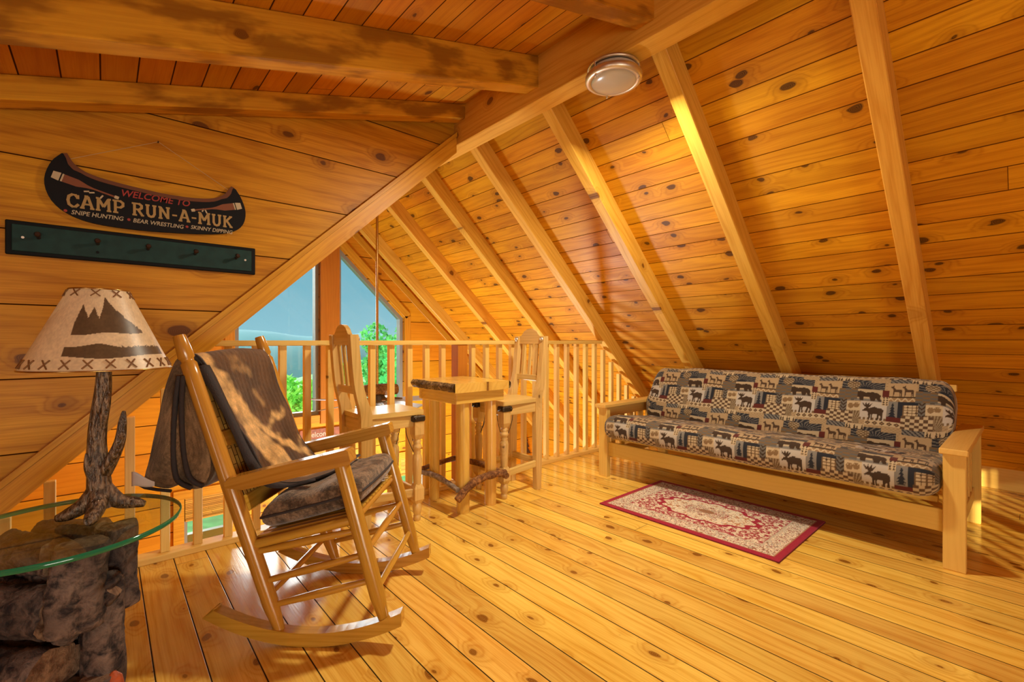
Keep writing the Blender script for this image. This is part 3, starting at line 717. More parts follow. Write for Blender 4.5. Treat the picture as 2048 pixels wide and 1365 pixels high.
# ================================================================== CEILING FAN in the great room
fc = (1.93, 4.12)
fan = thing('ceiling_fan', (fc[0], fc[1], 2.44), 'rustic ceiling fan on a long rod over the great room', 'ceiling fan')
m = MB(); m.lathe([(.02, -.07), (.05, -.055), (.065, -.01), (.065, 0)], n=20); m.build('canopy', 'brass', fan)
m = MB(); m.tube([(0, 0, -.05), (0, 0, -1.80)], .012, 12); m.build('downrod', 'brass', fan)
m = MB(); m.tube([(-.18, .0, -1.86), (-.1, 0, -1.855), (.1, 0, -1.855), (.2, 0, -1.86)], [.05, .058, .058, .05], 16); m.build('motor_log', 'fanlog', fan)
m = MB(); m.lathe([(.03, -2.0), (.08, -1.98), (.09, -1.94), (.06, -1.9)], n=20); m.build('hub', 'iron', fan)
for k in range(5):
    a = 3.55 + k * 2 * PI / 5
    R = Matrix.Rotation(a, 3, 'Z')
    m = MB(); P = [(.16, -.03), (.22, -.062), (.62, -.072), (.66, -.045), (.66, .045), (.62, .072), (.22, .062), (.16, .03)]
    mm = MB(); mm.prism(P, -.004, .004, 'xy')
    m.add([R @ (Matrix.Rotation(.2, 3, 'X') @ Vector(v)) + Vector((0, 0, -1.955)) for v in mm.v], mm.f, mm.gc); b = m.build('blade', 'blade', fan)
    q = MB(); q.tube([R @ Vector((.06, 0, 0)) + Vector((0, 0, -1.945)), R @ Vector((.13, .012, 0)) + Vector((0, 0, -1.935)), R @ Vector((.24, 0, 0)) + Vector((0, 0, -1.948))], [.012, .010, .008], 8); q.build('blade_bracket', 'fanlog', b)
m = MB(); m.tube([(0, 0, -2.0), (0, 0, -2.05)], .03, 12); m.lathe([(.02, -2.11), (.05, -2.09), (.055, -2.05), (.03, -2.03)], n=16); m.build('lamp_cup', 'bowl', fan)

# ================================================================== welcome sign and small ornaments downstairs
ws = thing('welcome_sign', (1.91, YF - .012, -.05), 'weathered wooden welcome sign on the far wall below the gable window', 'sign')
m = MB(); m.box((0, 0, 0), (.57, .022, .19)); m.build('board', 'lodgered', ws)
m = MB(); m.box((0, -.013, -.055), (.5, .006, .07)); m.build('lower_plank', 'lodgegrey', ws)
text_mesh('Welcome', .085, 'signcream', ws, 'lettering', (-.24, -.0125, .005), .3, 0., 0., .0005)
for nm, x, z, s_, lab in (('wall_ornament', 5.08, -.62, 1., 'dark pine-tree shaped ornament on the far wall, behind the balusters right of the stool'), ('wall_ornament', 3.86, -.5, .8, 'dark pine-tree shaped ornament on the far wall, behind the legs of the pub table')):
    wo = thing(nm, (x, YF - .012, z - .2 * s_), lab, 'ornament')
    m = MB(); m.prism([(a * s_, b * s_) for a, b in ((-.015, 0), (.015, 0), (.015, .06), (.11, .05), (.05, .15), (.085, .15), (.035, .25), (.055, .25), (0, .38), (-.055, .25), (-.035, .25), (-.085, .15), (-.05, .15), (-.11, .05), (-.015, .06))], -.01, .010, 'xz'); m.build('silhouette', 'ornament', wo)
    m = MB(); m.box((0, 0, -.01), (.18 * s_, .03, .03)); m.build('base', 'ornament', wo)

# ================================================================== ROCKING CHAIR
A42 = math.radians(42)
P0 = Vector((.519, 1.674, 0)); lat = Vector((math.sin(A42), math.cos(A42), 0))
HW = .25
RC_LOC = P0 + lat * HW; RC_RZ = -A42
rc = thing('rocking_chair', RC_LOC, 'varnished oak rocking chair facing the futon, draped with a brown throw', 'rocking chair', None, RC_RZ)
def rz_(u): return .72 * (u - .02) ** 2 + .001
for sgn in (-1, 1):
    y = sgn * HW
    us = np.linspace(-.345, .34, 22)
    low = [(u, rz_(u)) for u in us]; top = [(u, rz_(u) + .046 - (0.02 if i == 0 else 0)) for i, u in enumerate(us)]
    top[0] = (us[0] + .05, rz_(us[0]) + .034)
    m = MB(); m.prism(low + top[::-1], y - .021, y + .021, 'xz', (1, 0)); m.build('rocker', 'rocker', rc, bevel=.004)
    # rear post with turned notch and tapered head
    a, b = Vector((-.085, y, .040)), Vector((-.440, y, 1.068)); d = b - a
    L = [(0, .017), (.02, .018), (.09, .026), (.5, .0275), (.86, .026), (.905, .0255), (.912, .020), (.92, .020), (.926, .0255), (.985, .021), (1., .019)]
    m = MB(); m.tube([a + d * t for t, r in L], [r for t, r in L], 14); m.build('rear_post', 'rocker', rc)
    a, b = Vector((.278, y, .075)), Vector((.125, y, .632)); d = b - a
    L = [(0, .016), (.03, .018), (.17, .0265), (.6, .028), (.97, .0265), (1., .025)]
    m = MB(); m.tube([a + d * t for t, r in L], [r for t, r in L], 14); m.build('front_leg', 'rocker', rc)
    # arm: flat bar, pointed at the back
    p0, p1 = Vector((-.262, y, .553)), Vector((.165, y, .655)); dx = (p1 - p0).normalized(); up = Vector((-dx.z, 0, dx.x)); LA = (p1 - p0).length
    pr_ = [(0, -.006), (.06, -.026), (LA - .01, -.026), (LA, -.018), (LA, .02), (LA - .008, .026), (.02, .024), (0, .012)]
    poly = [((p0 + dx * s_ + up * t).x, (p0 + dx * s_ + up * t).z) for s_, t in pr_]
    m = MB(); m.prism(poly, y - .031, y + .031, 'xz', (dx.x, dx.z)); m.build('arm', 'rocker', rc, bevel=.007)
    for (u0, z0, u1, z1, r) in ((-.160, .318, .157, .390, .0125), (-.131, .216, .181, .306, .0125), (-.096, .135, .217, .220, .0125)):
        m = MB(); m.tube([(u0 - .01, y, z0), ((u0 + u1) / 2, y, (z0 + z1) / 2), (u1 + .01, y, z1)], [r * .8, r * 1.15, r * .8], 10); m.build('stretcher', 'rocker', rc)
    m = MB(); m.tube([(-.17, y, .345), (.16, y, .428)], .016, 10); m.build('seat_rail', 'rocker', rc)
def xr_(z): return -.085 - .355 * (z - .04) / 1.028
def xf_(z): return .278 - .153 * (z - .075) / .557
for z in (.165, .30):
    m = MB(); m.tube([(xr_(z), -HW, z), (xr_(z), 0, z), (xr_(z), HW, z)], [.010, .0135, .010], 10); m.build('stretcher', 'rocker', rc)
for z in (.185, .32):
    m = MB(); m.tube([(xf_(z), -HW, z), (xf_(z), 0, z), (xf_(z), HW, z)], [.010, .0135, .010], 10); m.build('stretcher', 'rocker', rc)
m = MB(); m.tube([(.162, -HW, .425), (.162, HW, .425)], .016, 10); m.tube([(-.172, -HW, .345), (-.172, HW, .345)], .016, 10); m.build('seat_rail', 'rocker', rc)
# slatted seat, back slats
m = MB(); n = 13
for k in range(n):
    y = -HW + .028 + k * (2 * HW - .056) / (n - 1)
    m.bar((-.175, y, .362), (.175, y, .446), .030, .010, (0, 0, 1), .003)
m.build('seat', 'rocker', rc)
for z in (.47, .70, .93):
    m = MB(); m.box((xr_(z) - .0, 0, z), (.018, 2 * HW - .03, .06), Matrix.Rotation(-.33, 3, 'Y'), .004, 1); m.build('back_rail', 'rocker', rc)
m = MB(); dB = Vector((xr_(.92) - xr_(.48), 0, .44)).normalized()
m.bar((xr_(.48) - .004, 0, .49), (xr_(.915) - .004, 0, .905), .40, .008, (1, 0, .3), .002); m.build('woven_back', 'straw', rc)

# seat cushion
cu = thing('seat_cushion', RC_LOC, 'mottled brown plush cushion on the rocking chair seat', 'cushion', None, RC_RZ)
N1, N2 = 40, 48
def cushion_surf(sgn):
    a, b = np.meshgrid(np.linspace(-1, 1, N1), np.linspace(-1, 1, N2), indexing='ij')
    # rounded square: pull corners in
    r = 1 - .06 * (a * a) * (b * b)
    u = a * .192 * r + .002; y = b * .226 * r
    t = ((1 - np.abs(a) ** 9) * (1 - np.abs(b) ** 11)).clip(0, 1) ** .5
    p = np.stack([u * 9, y * 9, 0 * u + sgn], -1)
    h = t * (.054 + .010 * noise3(p, 1.7, 3) * (sgn > 0))
    base = .412 + .265 * (u - .0) + .055 * sgn * 0
    z = base + .055 + sgn * h
    return np.stack([u, y, z], -1)
m = MB(); m.grid(cushion_surf(1)); m.grid(cushion_surf(-1), flip=True); m.build('pad', 'cushion', cu)
# piping round the middle
t_ = np.linspace(0, 2 * PI, 60)
def edge(t):
    c, s_ = math.cos(t), math.sin(t); k = max(abs(c), abs(s_)); a, b = c / k, s_ / k; r = 1 - .06 * a * a * b * b
    u = a * .192 * r + .002; return (u, b * .226 * r, .467 + .265 * u)
m = MB(); m.tube([edge(t) for t in t_], .005, 6, cap=False); m.build('piping', 'hem', cu)

# throw over the back
th = thing('throw_blanket', RC_LOC, 'plush brown throw with a stag motif hung over the rocking chair back', 'blanket', None, RC_RZ)
# front fall: from the top rail down the back and out onto the cushion
prof = chaikin([(-.505, .80), (-.478, .93), (-.452, .995), (-.412, 1.012), (-.375, .97), (-.31, .80), (-.235, .62), (-.175, .53), (-.10, .512), (-.02, .535), (.05, .553)], 3)
prof = np.array(prof); seg = np.r_[0, np.cumsum(np.hypot(*np.diff(prof, axis=0).T))]
NS, NT_ = 210, 110
ss = np.linspace(0, seg[-1], NS); pu = np.interp(ss, seg, prof[:, 0]); pz = np.interp(ss, seg, prof[:, 1])
S_, T_ = np.meshgrid(ss / ss[-1], np.linspace(0, 1, NT_), indexing='ij')
yl = -.208 + .055 * np.clip((S_ - .25) / .5, 0, 1); yr = .215 + .0 * S_
ww = np.clip((S_ - .72) / .28, 0, 1); yl = yl + .13 * ww ** 1.6; yr = yr - .05 * ww
Yb = yl + (yr - yl) * T_
nz = noise3(np.stack([S_ * 5, T_ * 3, 0 * S_], -1), 1.4, 11) * .012 + noise3(np.stack([S_ * 40, T_ * 25, 0 * S_], -1), 1.5, 5) * .0012
tu = np.gradient(pu); tz = np.gradient(pz); ln = np.hypot(tu, tz); nu_, nzv = tz / ln, -tu / ln
if nzv[len(nzv) // 3] < 0: nu_, nzv = -nu_, -nzv
sag = np.where((S_ > .25), -.012 * np.sin(PI * T_) * np.clip((S_ - .3) / .2, 0, 1) * np.clip((.8 - S_) / .2, 0, 1), 0)
off = nz + sag + .004
Pf = np.stack([pu[:, None] + nu_[:, None] * off, Yb, pz[:, None] + nzv[:, None] * off], -1)
# painting: x across 0..1 (near to far), y down from the fold 0..1
X, Y = T_, np.clip((S_ - .3) / .7, 0, 1)
n1 = vnoise2(X * 5 + 3, S_ * 11 + 1, 2); n2 = vnoise2(X * 16, S_ * 36, 4); n3 = vnoise2(X * 48, S_ * 100, 9)
col = np.array([.10, .046, .016]) * (.6 + .9 * n1[..., None]) * (.75 + .5 * n3[..., None])
tan = np.array([.80, .50, .19])
def stroke(P, wd, k=1.):
    d = np.full(X.shape, 9.)
    P = np.array(P)
    for (x0, y0), (x1, y1) in zip(P, P[1:]):
        dx, dy = x1 - x0, y1 - y0; t = np.clip(((X - x0) * dx + (Y - y0) * dy * 2.) / (dx * dx + dy * dy * 2.), 0, 1)
        d = np.minimum(d, np.hypot(X - x0 - dx * t, (Y - y0 - dy * t) * 1.45))
    return np.clip((wd - d + (n2 - .5) * .06) / .05, 0, 1)[..., None] * k
mk = np.zeros(X.shape + (1,))
for P, wd, k in (([(.0, .03), (.13, .14), (.2, .27), (.24, .42)], .15, .9), ([(.22, .40), (.30, .52), (.36, .60)], .17, .95), ([(.3, .30), (.5, .44), (.72, .56), (.9, .63)], .075, .95), ([(.46, .42), (.66, .36), (.86, .33)], .055, .9),
                 ([(.7, .56), (.86, .58), (.97, .52)], .05, .8), ([(.2, .62), (.24, .75), (.28, .9)], .07, .7), ([(.3, .92), (.5, .86), (.8, .92)], .06, .7), ([(.35, .02), (.6, .05)], .05, .3), ([(.55, .18), (.6, .26)], .04, .35)):
    mk = np.maximum(mk, stroke(P, wd, k))
col = col * (1 - mk) + tan * (.6 + .6 * n2[..., None]) * (.8 + .4 * n3[..., None]) * mk

dk = stroke([(.38, .64), (.42, .72), (.3, .75), (.26, .66)], .02, .8); col = col * (1 - dk) + np.array([.03, .014, .005]) * dk
edge_ = ((X < .02) | (X > .985) | (S_ > .985) | (S_ < .01)); col[edge_] = (.035, .028, .028)
m = MB(); m.grid(Pf); fl = m.build('front_fall', 'throw', th, col.reshape(-1, 3)); sm_ = fl.modifiers.new('thickness', 'SOLIDIFY'); sm_.thickness = .010; sm_.offset = -1
# folded under layer seen along the near edge of the front fall
m = MB(); q = []
for s_ in np.linspace(.30, .93, 40):
    i = int(s_ * (NS - 1)); y = -.225 + .055 * max(0, (s_ - .3) / .5); q.append(((pu[i] - .018 - .012 * math.sin(s_ * 9), y, pz[i] - .006), (pu[i] + .002, y + .03, pz[i] - .002)))
G_ = np.array([[(a[0], a[1], a[2]), ((a[0] + b[0]) / 2 + .010, (a[1] + b[1]) / 2 - .010, (a[2] + b[2]) / 2 + .006), b] for a, b in q]); m.grid(G_)
un = m.build('under_fold', 'hem', th); sm_ = un.modifiers.new('thickness', 'SOLIDIFY'); sm_.thickness = .010; sm_.offset = 0
# folded back fall: three deep folds hanging behind the chair
sil = [(-.425, 1.0), (-.452, .985), (-.478, .91), (-.512, .78), (-.548, .65), (-.572, .565), (-.55, .548), (-.48, .535), (-.452, .543), (-.43, .56), (-.41, .541), (-.375, .533), (-.345, .545), (-.32, .60), (-.335, .70), (-.365, .82), (-.395, .93)]
sil = chaikin(sil + [sil[0]], 2)[:-1]
NB = 60; npf = len(sil); cen = np.mean(sil, axis=0)
ys = np.linspace(-.255, .18, NB); Pb = np.zeros((NB, npf + 1, 3)); cb = np.zeros((NB, npf + 1, 3))
for i, y in enumerate(ys):
    e = min(1, (i + .0) / 6, (NB - 1 - i) / 6); k = .93 + .07 * math.sqrt(max(0, 1 - (1 - e) ** 2))
    for j in range(npf + 1):
        a, b = sil[j % npf]; Pb[i, j] = (cen[0] + (a - cen[0]) * k, y, cen[1] + (b - cen[1]) * (.9 + .1 * k))
Pb[..., 0] += .008 * noise3(Pb * 9, 1., 21)
nn_ = vnoise2(Pb[..., 1] * 60 + 7, Pb[..., 2] * 25, 3); n4 = vnoise2(Pb[..., 1] * 20, Pb[..., 2] * 9, 5); n5 = vnoise2(Pb[..., 1] * 200, Pb[..., 2] * 220 + Pb[..., 0] * 200, 6)
cb[:] = np.array([.16, .095, .045]) * (.35 + 1.3 * n4[..., None]) * (.7 + .6 * nn_[..., None]) * (.6 + .8 * n5[..., None])
m = MB(); m.grid(Pb)
cap_r = 60; Pc = np.zeros((cap_r, npf + 1, 3)); cc = np.zeros((cap_r, npf + 1, 3))
for r in range(cap_r):
    k = r / (cap_r - 1)
    for j in range(npf + 1):
        p = Pb[0, j]; c0 = np.array([cen[0], p[1] - .012, cen[1]]); Pc[r, j] = p * (1 - k) + c0 * k
        Pc[r, j, 1] = p[1] - .012 * math.sin(k * PI / 2)
q1 = vnoise2(Pc[..., 0] * 22, Pc[..., 2] * 9 + 3, 8); q2 = vnoise2(Pc[..., 0] * 240, Pc[..., 2] * 160, 12)
cc[:] = np.array([.2, .125, .065]) * (.25 + 1.5 * q1[..., None] ** 1.4) * (.55 + .9 * q2[..., None])
m.grid(Pc, flip=True)
m.build('back_fall', 'throw', th, np.concatenate([cb.reshape(-1, 3), cc.reshape(-1, 3)]))
for P in ([(-.425, .93), (-.442, .80), (-.448, .66), (-.438, .58), (-.412, .556), (-.385, .545)], [(-.41, .93), (-.418, .80), (-.412, .66), (-.395, .59), (-.37, .562), (-.345, .552)]):
    P = chaikin(P, 2); m = MB(); m.tube([(a, -.270 - .002 * math.sin(i * .5), b) for i, (a, b) in enumerate(P)], .0085, 8); m.build('hem', 'hem', th)
m = MB(); P = [(-.572, .558), (-.548, .545), (-.505, .538), (-.46, .534)]; m.tube([(a, -.262, b - .002) for a, b in P], .006, 8); m.build('hem', 'hem', th)
m = MB()
a, b = np.meshgrid(np.linspace(0, 1, 8), np.linspace(0, 1, 6), indexing='ij')
Pt = np.stack([-.592 + .075 * a, -.268 - .006 * np.sin(a * 5), .549 + (.050 - .035 * a ** 1.5) * b + .004 * np.sin(a * 6)], -1); m.grid(Pt)
t_o = m.build('tag', 'tag', th); sm_ = t_o.modifiers.new('thickness', 'SOLIDIFY'); sm_.thickness = .003
tag(t_o, 'white cloth tag')

# ================================================================== PUB TABLE
pt = thing('pub_table', (1.745, 2.485, 0), 'tall log-legged pub table with a live-edge slab top between two stools', 'table')
def px_(x, y, z): return (x - 1.745, y - 2.485, z)
# slab with irregular bark edges on the two sides along y
ny = 16; ysl = np.linspace(-.245, .245, ny); rs = np.random.RandomState(5)
Lx = -.205 + rs.uniform(-.012, .012, ny); Rx = .205 + rs.uniform(-.01, .012, ny)
sec = []
m = MB()
top = [(Lx[i], ysl[i]) for i in range(ny)]; topr = [(Rx[i], ysl[i]) for i in range(ny)]
m.prism(top + topr[::-1], .797, .742, 'xy', (0, 1)); m.build('slab_top', 'table', pt)
for sgn, E_ in ((-1, Lx), (1, Rx)):
    P = np.zeros((ny, 6, 3))
    for i in range(ny):
        for j, (o_, z) in enumerate(((.001, .7975), (.012, .786), (.022, .774), (.017, .76), (.008, .748), (-.012, .7415))):
            P[i, j] = (E_[i] + sgn * (o_ + rs.uniform(-.004, .004)), ysl[i], z)
    m = MB(); m.grid(P, flip=sgn > 0); m.build('bark_edge', 'liveedge', pt)
m = MB()
for s_ in (-1, 1):
    m.box((.0, s_ * .205, .706), (.37, .026, .07)); m.box((s_ * .172, 0, .706), (.026, .386, .07))
m.build('apron', 'table', pt)
legs = [(-.1, -.165), (.115, -.165), (-.1, .165), (.115, .165)]
for i, (x, y) in enumerate(legs):
    r = (.042, .040, .036, .040)[i]
    m = MB(); m.tube([(x, y, 0), (x, y, .01), (x + .003, y, .4), (x, y, .738)], [r * .98, r, r * .97, r], 8, sq=True, smooth=False); m.build('leg', 'table', pt, bevel=.008)
def branch(P, r, mat):
    P = chaikin(P, 2); n = len(P); m = MB()
    rs2 = np.random.RandomState(int(abs(P[0][0]) * 1000)); rr = [r * (1 + .12 * rs2.uniform(-1, 1)) for _ in range(n)]
    m.tube(P, rr, 12); return m.build('branch_stretcher', mat, pt)
branch([(-.15, .24, .17), (-.15, .06, .185), (-.155, -.12, .165), (-.155, -.19, .15)], .017, 'birch')
branch([(-.185, -.225, .105), (-.1, -.225, .175), (0, -.225, .205), (.1, -.225, .208), (.19, -.225, .200)], .023, 'barkred')
branch([(.17, .22, .2), (.175, 0, .215), (.17, -.15, .205), (.17, -.265, .19)], .019, 'barkred')
branch([(-.16, .21, .20), (0, .215, .22), (.18, .21, .23)], .017, 'barkred')

# ================================================================== BAR STOOLS
def make_stool(label):
    st = thing('bar_stool', (0, 0, 0), label, 'bar stool', None)
    # local: seat faces +x, width along y, origin under the seat centre
    W2, D2, SZ = .155, .185, .648
    m = MB()
    m.prism([(-D2 + .01, -W2 + .005), (D2, -W2 - .012), (D2 + .012, 0), (D2, W2 + .012), (-D2 + .01, W2 - .005)], SZ - .026, SZ, 'xy', (1, 0)); m.build('seat', 'stool', st, bevel=.006)
    for s_ in (-1, 1):
        m = MB(); m.box((.0, s_ * (W2 - .02), SZ - .062), (2 * D2 - .05, .024, .07)); m.build('seat_rail', 'stool', st)
    for x in (-D2 + .025, D2 - .03):
        m = MB(); m.box((x, 0, SZ - .062), (.024, 2 * W2 - .05, .07)); m.build('seat_rail', 'stool', st)
    # rear legs rising into the back posts
    for s_ in (-1, 1):
        y = s_ * (W2 - .02)
        front = [(-.135, 0), (-.128, .30), (-.125, .60), (-.128, .66), (-.165, .76), (-.182, .84), (-.205, 1.085)]
        back = [(-.25, 1.085), (-.232, .84), (-.215, .75), (-.192, .66), (-.19, .58), (-.188, .3), (-.178, 0)]
        m = MB(); m.prism(chaikin(front, 1) + chaikin(back, 1), y - .02, y + .02, 'xz', (0, 1)); m.build('back_post', 'stool', st, bevel=.004)
    def xb(z): return np.interp(z, [.66, .76, .84, 1.085], [-.165, -.195, -.21, -.23])
    m = MB(); Rt = Matrix.Rotation(-.08, 3, 'Y')
    crest = [(-W2 + .0, 1.030), (-W2 + .0, 1.082), (-W2 * .72, 1.088), (-W2 * .5, 1.12), (-W2 * .25, 1.137), (0, 1.142), (W2 * .25, 1.137), (W2 * .5, 1.12), (W2 * .72, 1.088), (W2 - .0, 1.082), (W2 - .0, 1.030)]
    m.prism([(p[0] * .86, p[1]) for p in crest], xb(1.06) - .012, xb(1.06) + .012, 'yz', (1, 0)); m.build('crest_rail', 'stool', st, bevel=.004)
    m = MB(); m.box((xb(.785), 0, .782), (.022, 2 * W2 - .06, .042), Rt); m.build('lower_rail', 'stool', st)
    for k in (-1, 0, 1):
        m = MB(); m.bar((xb(.80), k * .066, .80), (xb(1.035), k * .066, 1.035), .030, .014, (1, 0, 0)); m.build('back_slat', 'stool', st)
    for s_ in (-1, 1):                                   # round studs on the crest
        m = MB(); y = s_ * (W2 - .02); x0 = -.203
        m.tube([(x0 - .002, y, 1.062), (x0 + .006, y, 1.062), (x0 + .010, y, 1.062), (x0 + .012, y, 1.062)], [.015, .0145, .010, .003], 12); m.build('stud', 'nickel', st)
    # turned front legs: square block, vase turning, square block, turned foot
    for s_ in (-1, 1):
        x, y = D2 - .03, s_ * (W2 - .015)
        lg = MB(); q = .030
        def blk(z0, z1, ch):
            P = []
            for z, k in ((z0, .62), (z0 + ch, 1.), (z1 - ch, 1.), (z1, .62)): P.append((z, k))
            vs, fs = [], []
            for z, k in P:
                vs += [(x - q * k, y - q * k, z), (x + q * k, y - q * k, z), (x + q * k, y + q * k, z), (x - q * k, y + q * k, z)]
            for i in range(3):
                for c in range(4): fs.append((i * 4 + c, i * 4 + (c + 1) % 4, (i + 1) * 4 + (c + 1) % 4, (i + 1) * 4 + c))
            fs += [(3, 2, 1, 0), (12, 13, 14, 15)]
            lg.add(vs, fs, [(v[2] + 2, v[0] - x, v[1] - y) for v in vs])
        blk(.475, .622, .03)
        lg.lathe([(.018, .48), (.02, .47), (.026, .462), (.02, .452), (.026, .44), (.029, .43), (.026, .42), (.02, .412), (.025, .402), (.020, .392), (.026, .38), (.0285, .36), (.027, .30), (.0225, .215), (.02, .20)], (x, y, 0), 20)
        blk(.10, .215, .025)
        lg.lathe([(.0, .0), (.018, .0), (.021, .008), (.022, .03), (.018, .036), (.024, .046), (.027, .075), (.022, .1), (.018, .112)], (x, y, 0), 20)
        lo = lg.build('front_leg', 'stool', st)
        m = MB(); m.box((x - .004, y + s_ * .002, SZ - .05), (.082, .068, .034), None, .006); br = m.build('iron_strap', 'iron', lo)
        m = MB()
        m.tube([(x + .037, y, SZ - .05), (x + .044, y, SZ - .05), (x + .047, y, SZ - .05)], [.010, .009, .004], 10); m.tube([(x - .03, y + s_ * .034, SZ - .05), (x - .03, y + s_ * .041, SZ - .05), (x - .03, y + s_ * .044, SZ - .05)], [.010, .009, .004], 10); m.build('stud', 'iron', lo)
        for (ax, ay) in ((-1, 0), (0, -s_)):
            P = chaikin([(x + ax * .075, y + ay * .075, SZ - .095), (x + ax * .07, y + ay * .07, SZ - .14), (x + ax * .045, y + ay * .045, SZ - .2), (x + ax * .024, y + ay * .024, SZ - .245)], 2)
            m = MB(); m.tube(P, .0022, 6); m.build('iron_brace', 'iron', lo)
    for s_ in (-1, 1):
        m = MB(); m.bar((-.155, s_ * (W2 - .018), .185), (D2 - .05, s_ * (W2 - .018), .165), .022, .045); m.build('stretcher', 'stool', st)
    m = MB(); m.bar((-.155, -W2 + .03, .2), (-.155, W2 - .03, .2), .022, .045); m.build('stretcher', 'stool', st)
    m = MB(); m.bar((D2 - .03, -W2 + .04, .165), (D2 - .03, W2 - .04, .165), .022, .045); m.build('stretcher', 'stool', st)
    return st
s1 = make_stool('pine bar stool behind the rocking chair, its slatted back before the window')
s1.location = (1.215, 2.535, 0); s1['group'] = 'bar stools at the pub table'
s2 = dup(s1); s2.location = (2.145, 2.475, 0); s2.rotation_euler = (0, 0, PI)
s2['label'] = 'pine bar stool between the pub table and the futon, its seat facing the table'

# ================================================================== GLASS SIDE TABLE
TC = (-.092, 1.732); TZ = .553; TR = .267
sdt = thing('side_table', (TC[0], TC[1], 0), 'round glass-topped side table on a base of dark bark logs', 'side table')
m = MB(); m.lathe([(.0, TZ - .014), (TR - .004, TZ - .014)], n=96, cap=False); m.lathe([(TR - .004, TZ), (0.0, TZ)], n=96, cap=False); g_ = m.build('glass_top', 'glasstop', sdt)
m = MB(); m.lathe([(TR - .004, TZ - .014), (TR - .001, TZ - .0125), (TR, TZ - .007), (TR - .001, TZ - .0015), (TR - .004, TZ)], n=96, cap=False); tag(m.build('edge', 'glassedge', g_), 'green polished glass rim')
def log(p0, p1, r, seed, name='log', knob=()):
    p0, p1 = Vector(p0), Vector(p1); d = p1 - p0; n = 22; na = 36; L = d.length; d /= L
    x = d.orthogonal().normalized(); y = d.cross(x); P = np.zeros((n, na + 1, 3))
    rs = np.random.RandomState(seed); ph = rs.uniform(0, 6.28, 6)
    for i in range(n):
        t = i / (n - 1)
        for k in range(na + 1):
            a = 2 * PI * (k % na) / na
            rr = r * (1 + .14 * math.sin(2 * a + ph[0]) + .08 * math.sin(3 * a + ph[1] + t * 2) + .05 * math.sin(7 * a + ph[2]) + .06 * math.sin(t * 7 + ph[3] + a) + .05 * rs.uniform(-1, 1) * (k < na)) * (1 if 0 < i < n - 1 else .93)
            if k == na: P[i, k] = P[i, 0]; continue
            P[i, k] = p0 + d * (L * t) + x * math.cos(a) * rr + y * math.sin(a) * rr
    m = MB(); m.cur = 0; m.grid(P); m.cur = 1
    for e, fl in ((0, True), (-1, False)):
        c = P[e, :na].mean(axis=0) + np.array(d) * (-.006 if e == 0 else .006)
        ring = P[e, :na].tolist(); mid = (P[e, :na] * .5 + c * .5).tolist()
        m.add(ring + mid + [c.tolist()], [(k, (k + 1) % na, (k + 1) % na + na, k + na) if not fl else (k + na, (k + 1) % na + na, (k + 1) % na, k) for k in range(na)] + [(k + na, (k + 1) % na + na, 2 * na) if not fl else (2 * na, (k + 1) % na + na, k + na) for k in range(na)])
    return m.build(name, ['resin', 'cutend'], sdt)
zt = TZ - .0145
crg, cfw = Vector((.75, -.661, 0)), Vector((.661, .75, 0))
def TP(a, f, z): v = crg * a + cfw * f; return (v.x, v.y, z)
log(TP(.096, -.065, .315), TP(.112, -.055, zt - .006), .050, 1)
log(TP(.100, .075, .30), TP(.102, .06, zt - .006), .040, 2)
log(TP(-.17, .02, .475), TP(.02, -.03, .485), .046, 4)
log(TP(.104, .01, .0), TP(.098, .02, .40), .050, 6)
log(TP(-.17, -.03, .365), TP(.045, -.055, .355), .058, 7)
log(TP(-.18, -.05, .225), TP(.06, -.07, .215), .068, 3)
log(TP(-.03, .06, .0), TP(-.04, .05, .46), .085, 8)
log(TP(-.14, .05, .0), TP(-.12, .06, .42), .062, 9)
log(TP(.02, -.06, .0), TP(.03, -.05, .16), .07, 10)
log(TP(-.10, -.06, .0), TP(-.11, -.07, .17), .066, 11)
log(TP(.05, -.05, .28), TP(.145, .0, .385), .026, 12)
log(TP(.128, -.03, .0), TP(.130, -.03, .17), .036, 13)
log(TP(-.15, .10, .50), TP(.03, .10, .505), .030, 14)
m = MB(); P_ = np.zeros((9, 15, 3)); 
for i in range(9):
    for j in range(15):
        th_ = PI * i / 8; q = 2 * PI * j / 14; r_ = .030 * (1 + .12 * math.sin(3 * q)); P_[i, j] = Vector(TP(.128, .0, .405)) + Vector((r_ * math.sin(th_) * math.cos(q), r_ * math.sin(th_) * math.sin(q), .8 * r_ * math.cos(th_)))
m.grid(P_, flip=True); m.build('knot', 'resin', sdt)
m = MB(); m.lathe([(0, -.004), (.02, 0), (.024, .025), (.018, .06), (.006, .075), (0, .078)], TP(.162, -.02, .1), 14); tag(m.build('mushroom_knob', 'redbit', sdt), 'rusty red lump at the foot')

# ================================================================== ANTLER LAMP
LX, LY = -.012, 1.745
lamp = thing('table_lamp', (LX, LY, TZ + .0075), 'antler table lamp with a laced parchment shade on the glass table', 'lamp')
def T2(px, py, dz=0.): return (px, py, dz)
rgt = Vector((.75, -.661, 0)); fwd = Vector((.661, .75, 0))
def LP(a, z, f=0.): v = rgt * a + fwd * f; return (v.x, v.y, z)
m = MB()
def antl(P, R_, n=14):
    P = [Vector(p) for p in P]
    pts, rr = [], []
    for i in range(len(P) - 1):
        for t in np.linspace(0, 1, 6)[:-1]:
            p_1 = P[max(i - 1, 0)]; p0 = P[i]; p1 = P[i + 1]; p2 = P[min(i + 2, len(P) - 1)]
            pts.append(.5 * ((2 * p0) + (p1 - p_1) * t + (2 * p_1 - 5 * p0 + 4 * p1 - p2) * t * t + (3 * p0 - p_1 - 3 * p1 + p2) * t ** 3)); rr.append(R_[i] * (1 - t) + R_[i + 1] * t)
    pts.append(P[-1]); rr.append(R_[-1]); m.tube(pts, rr, n)
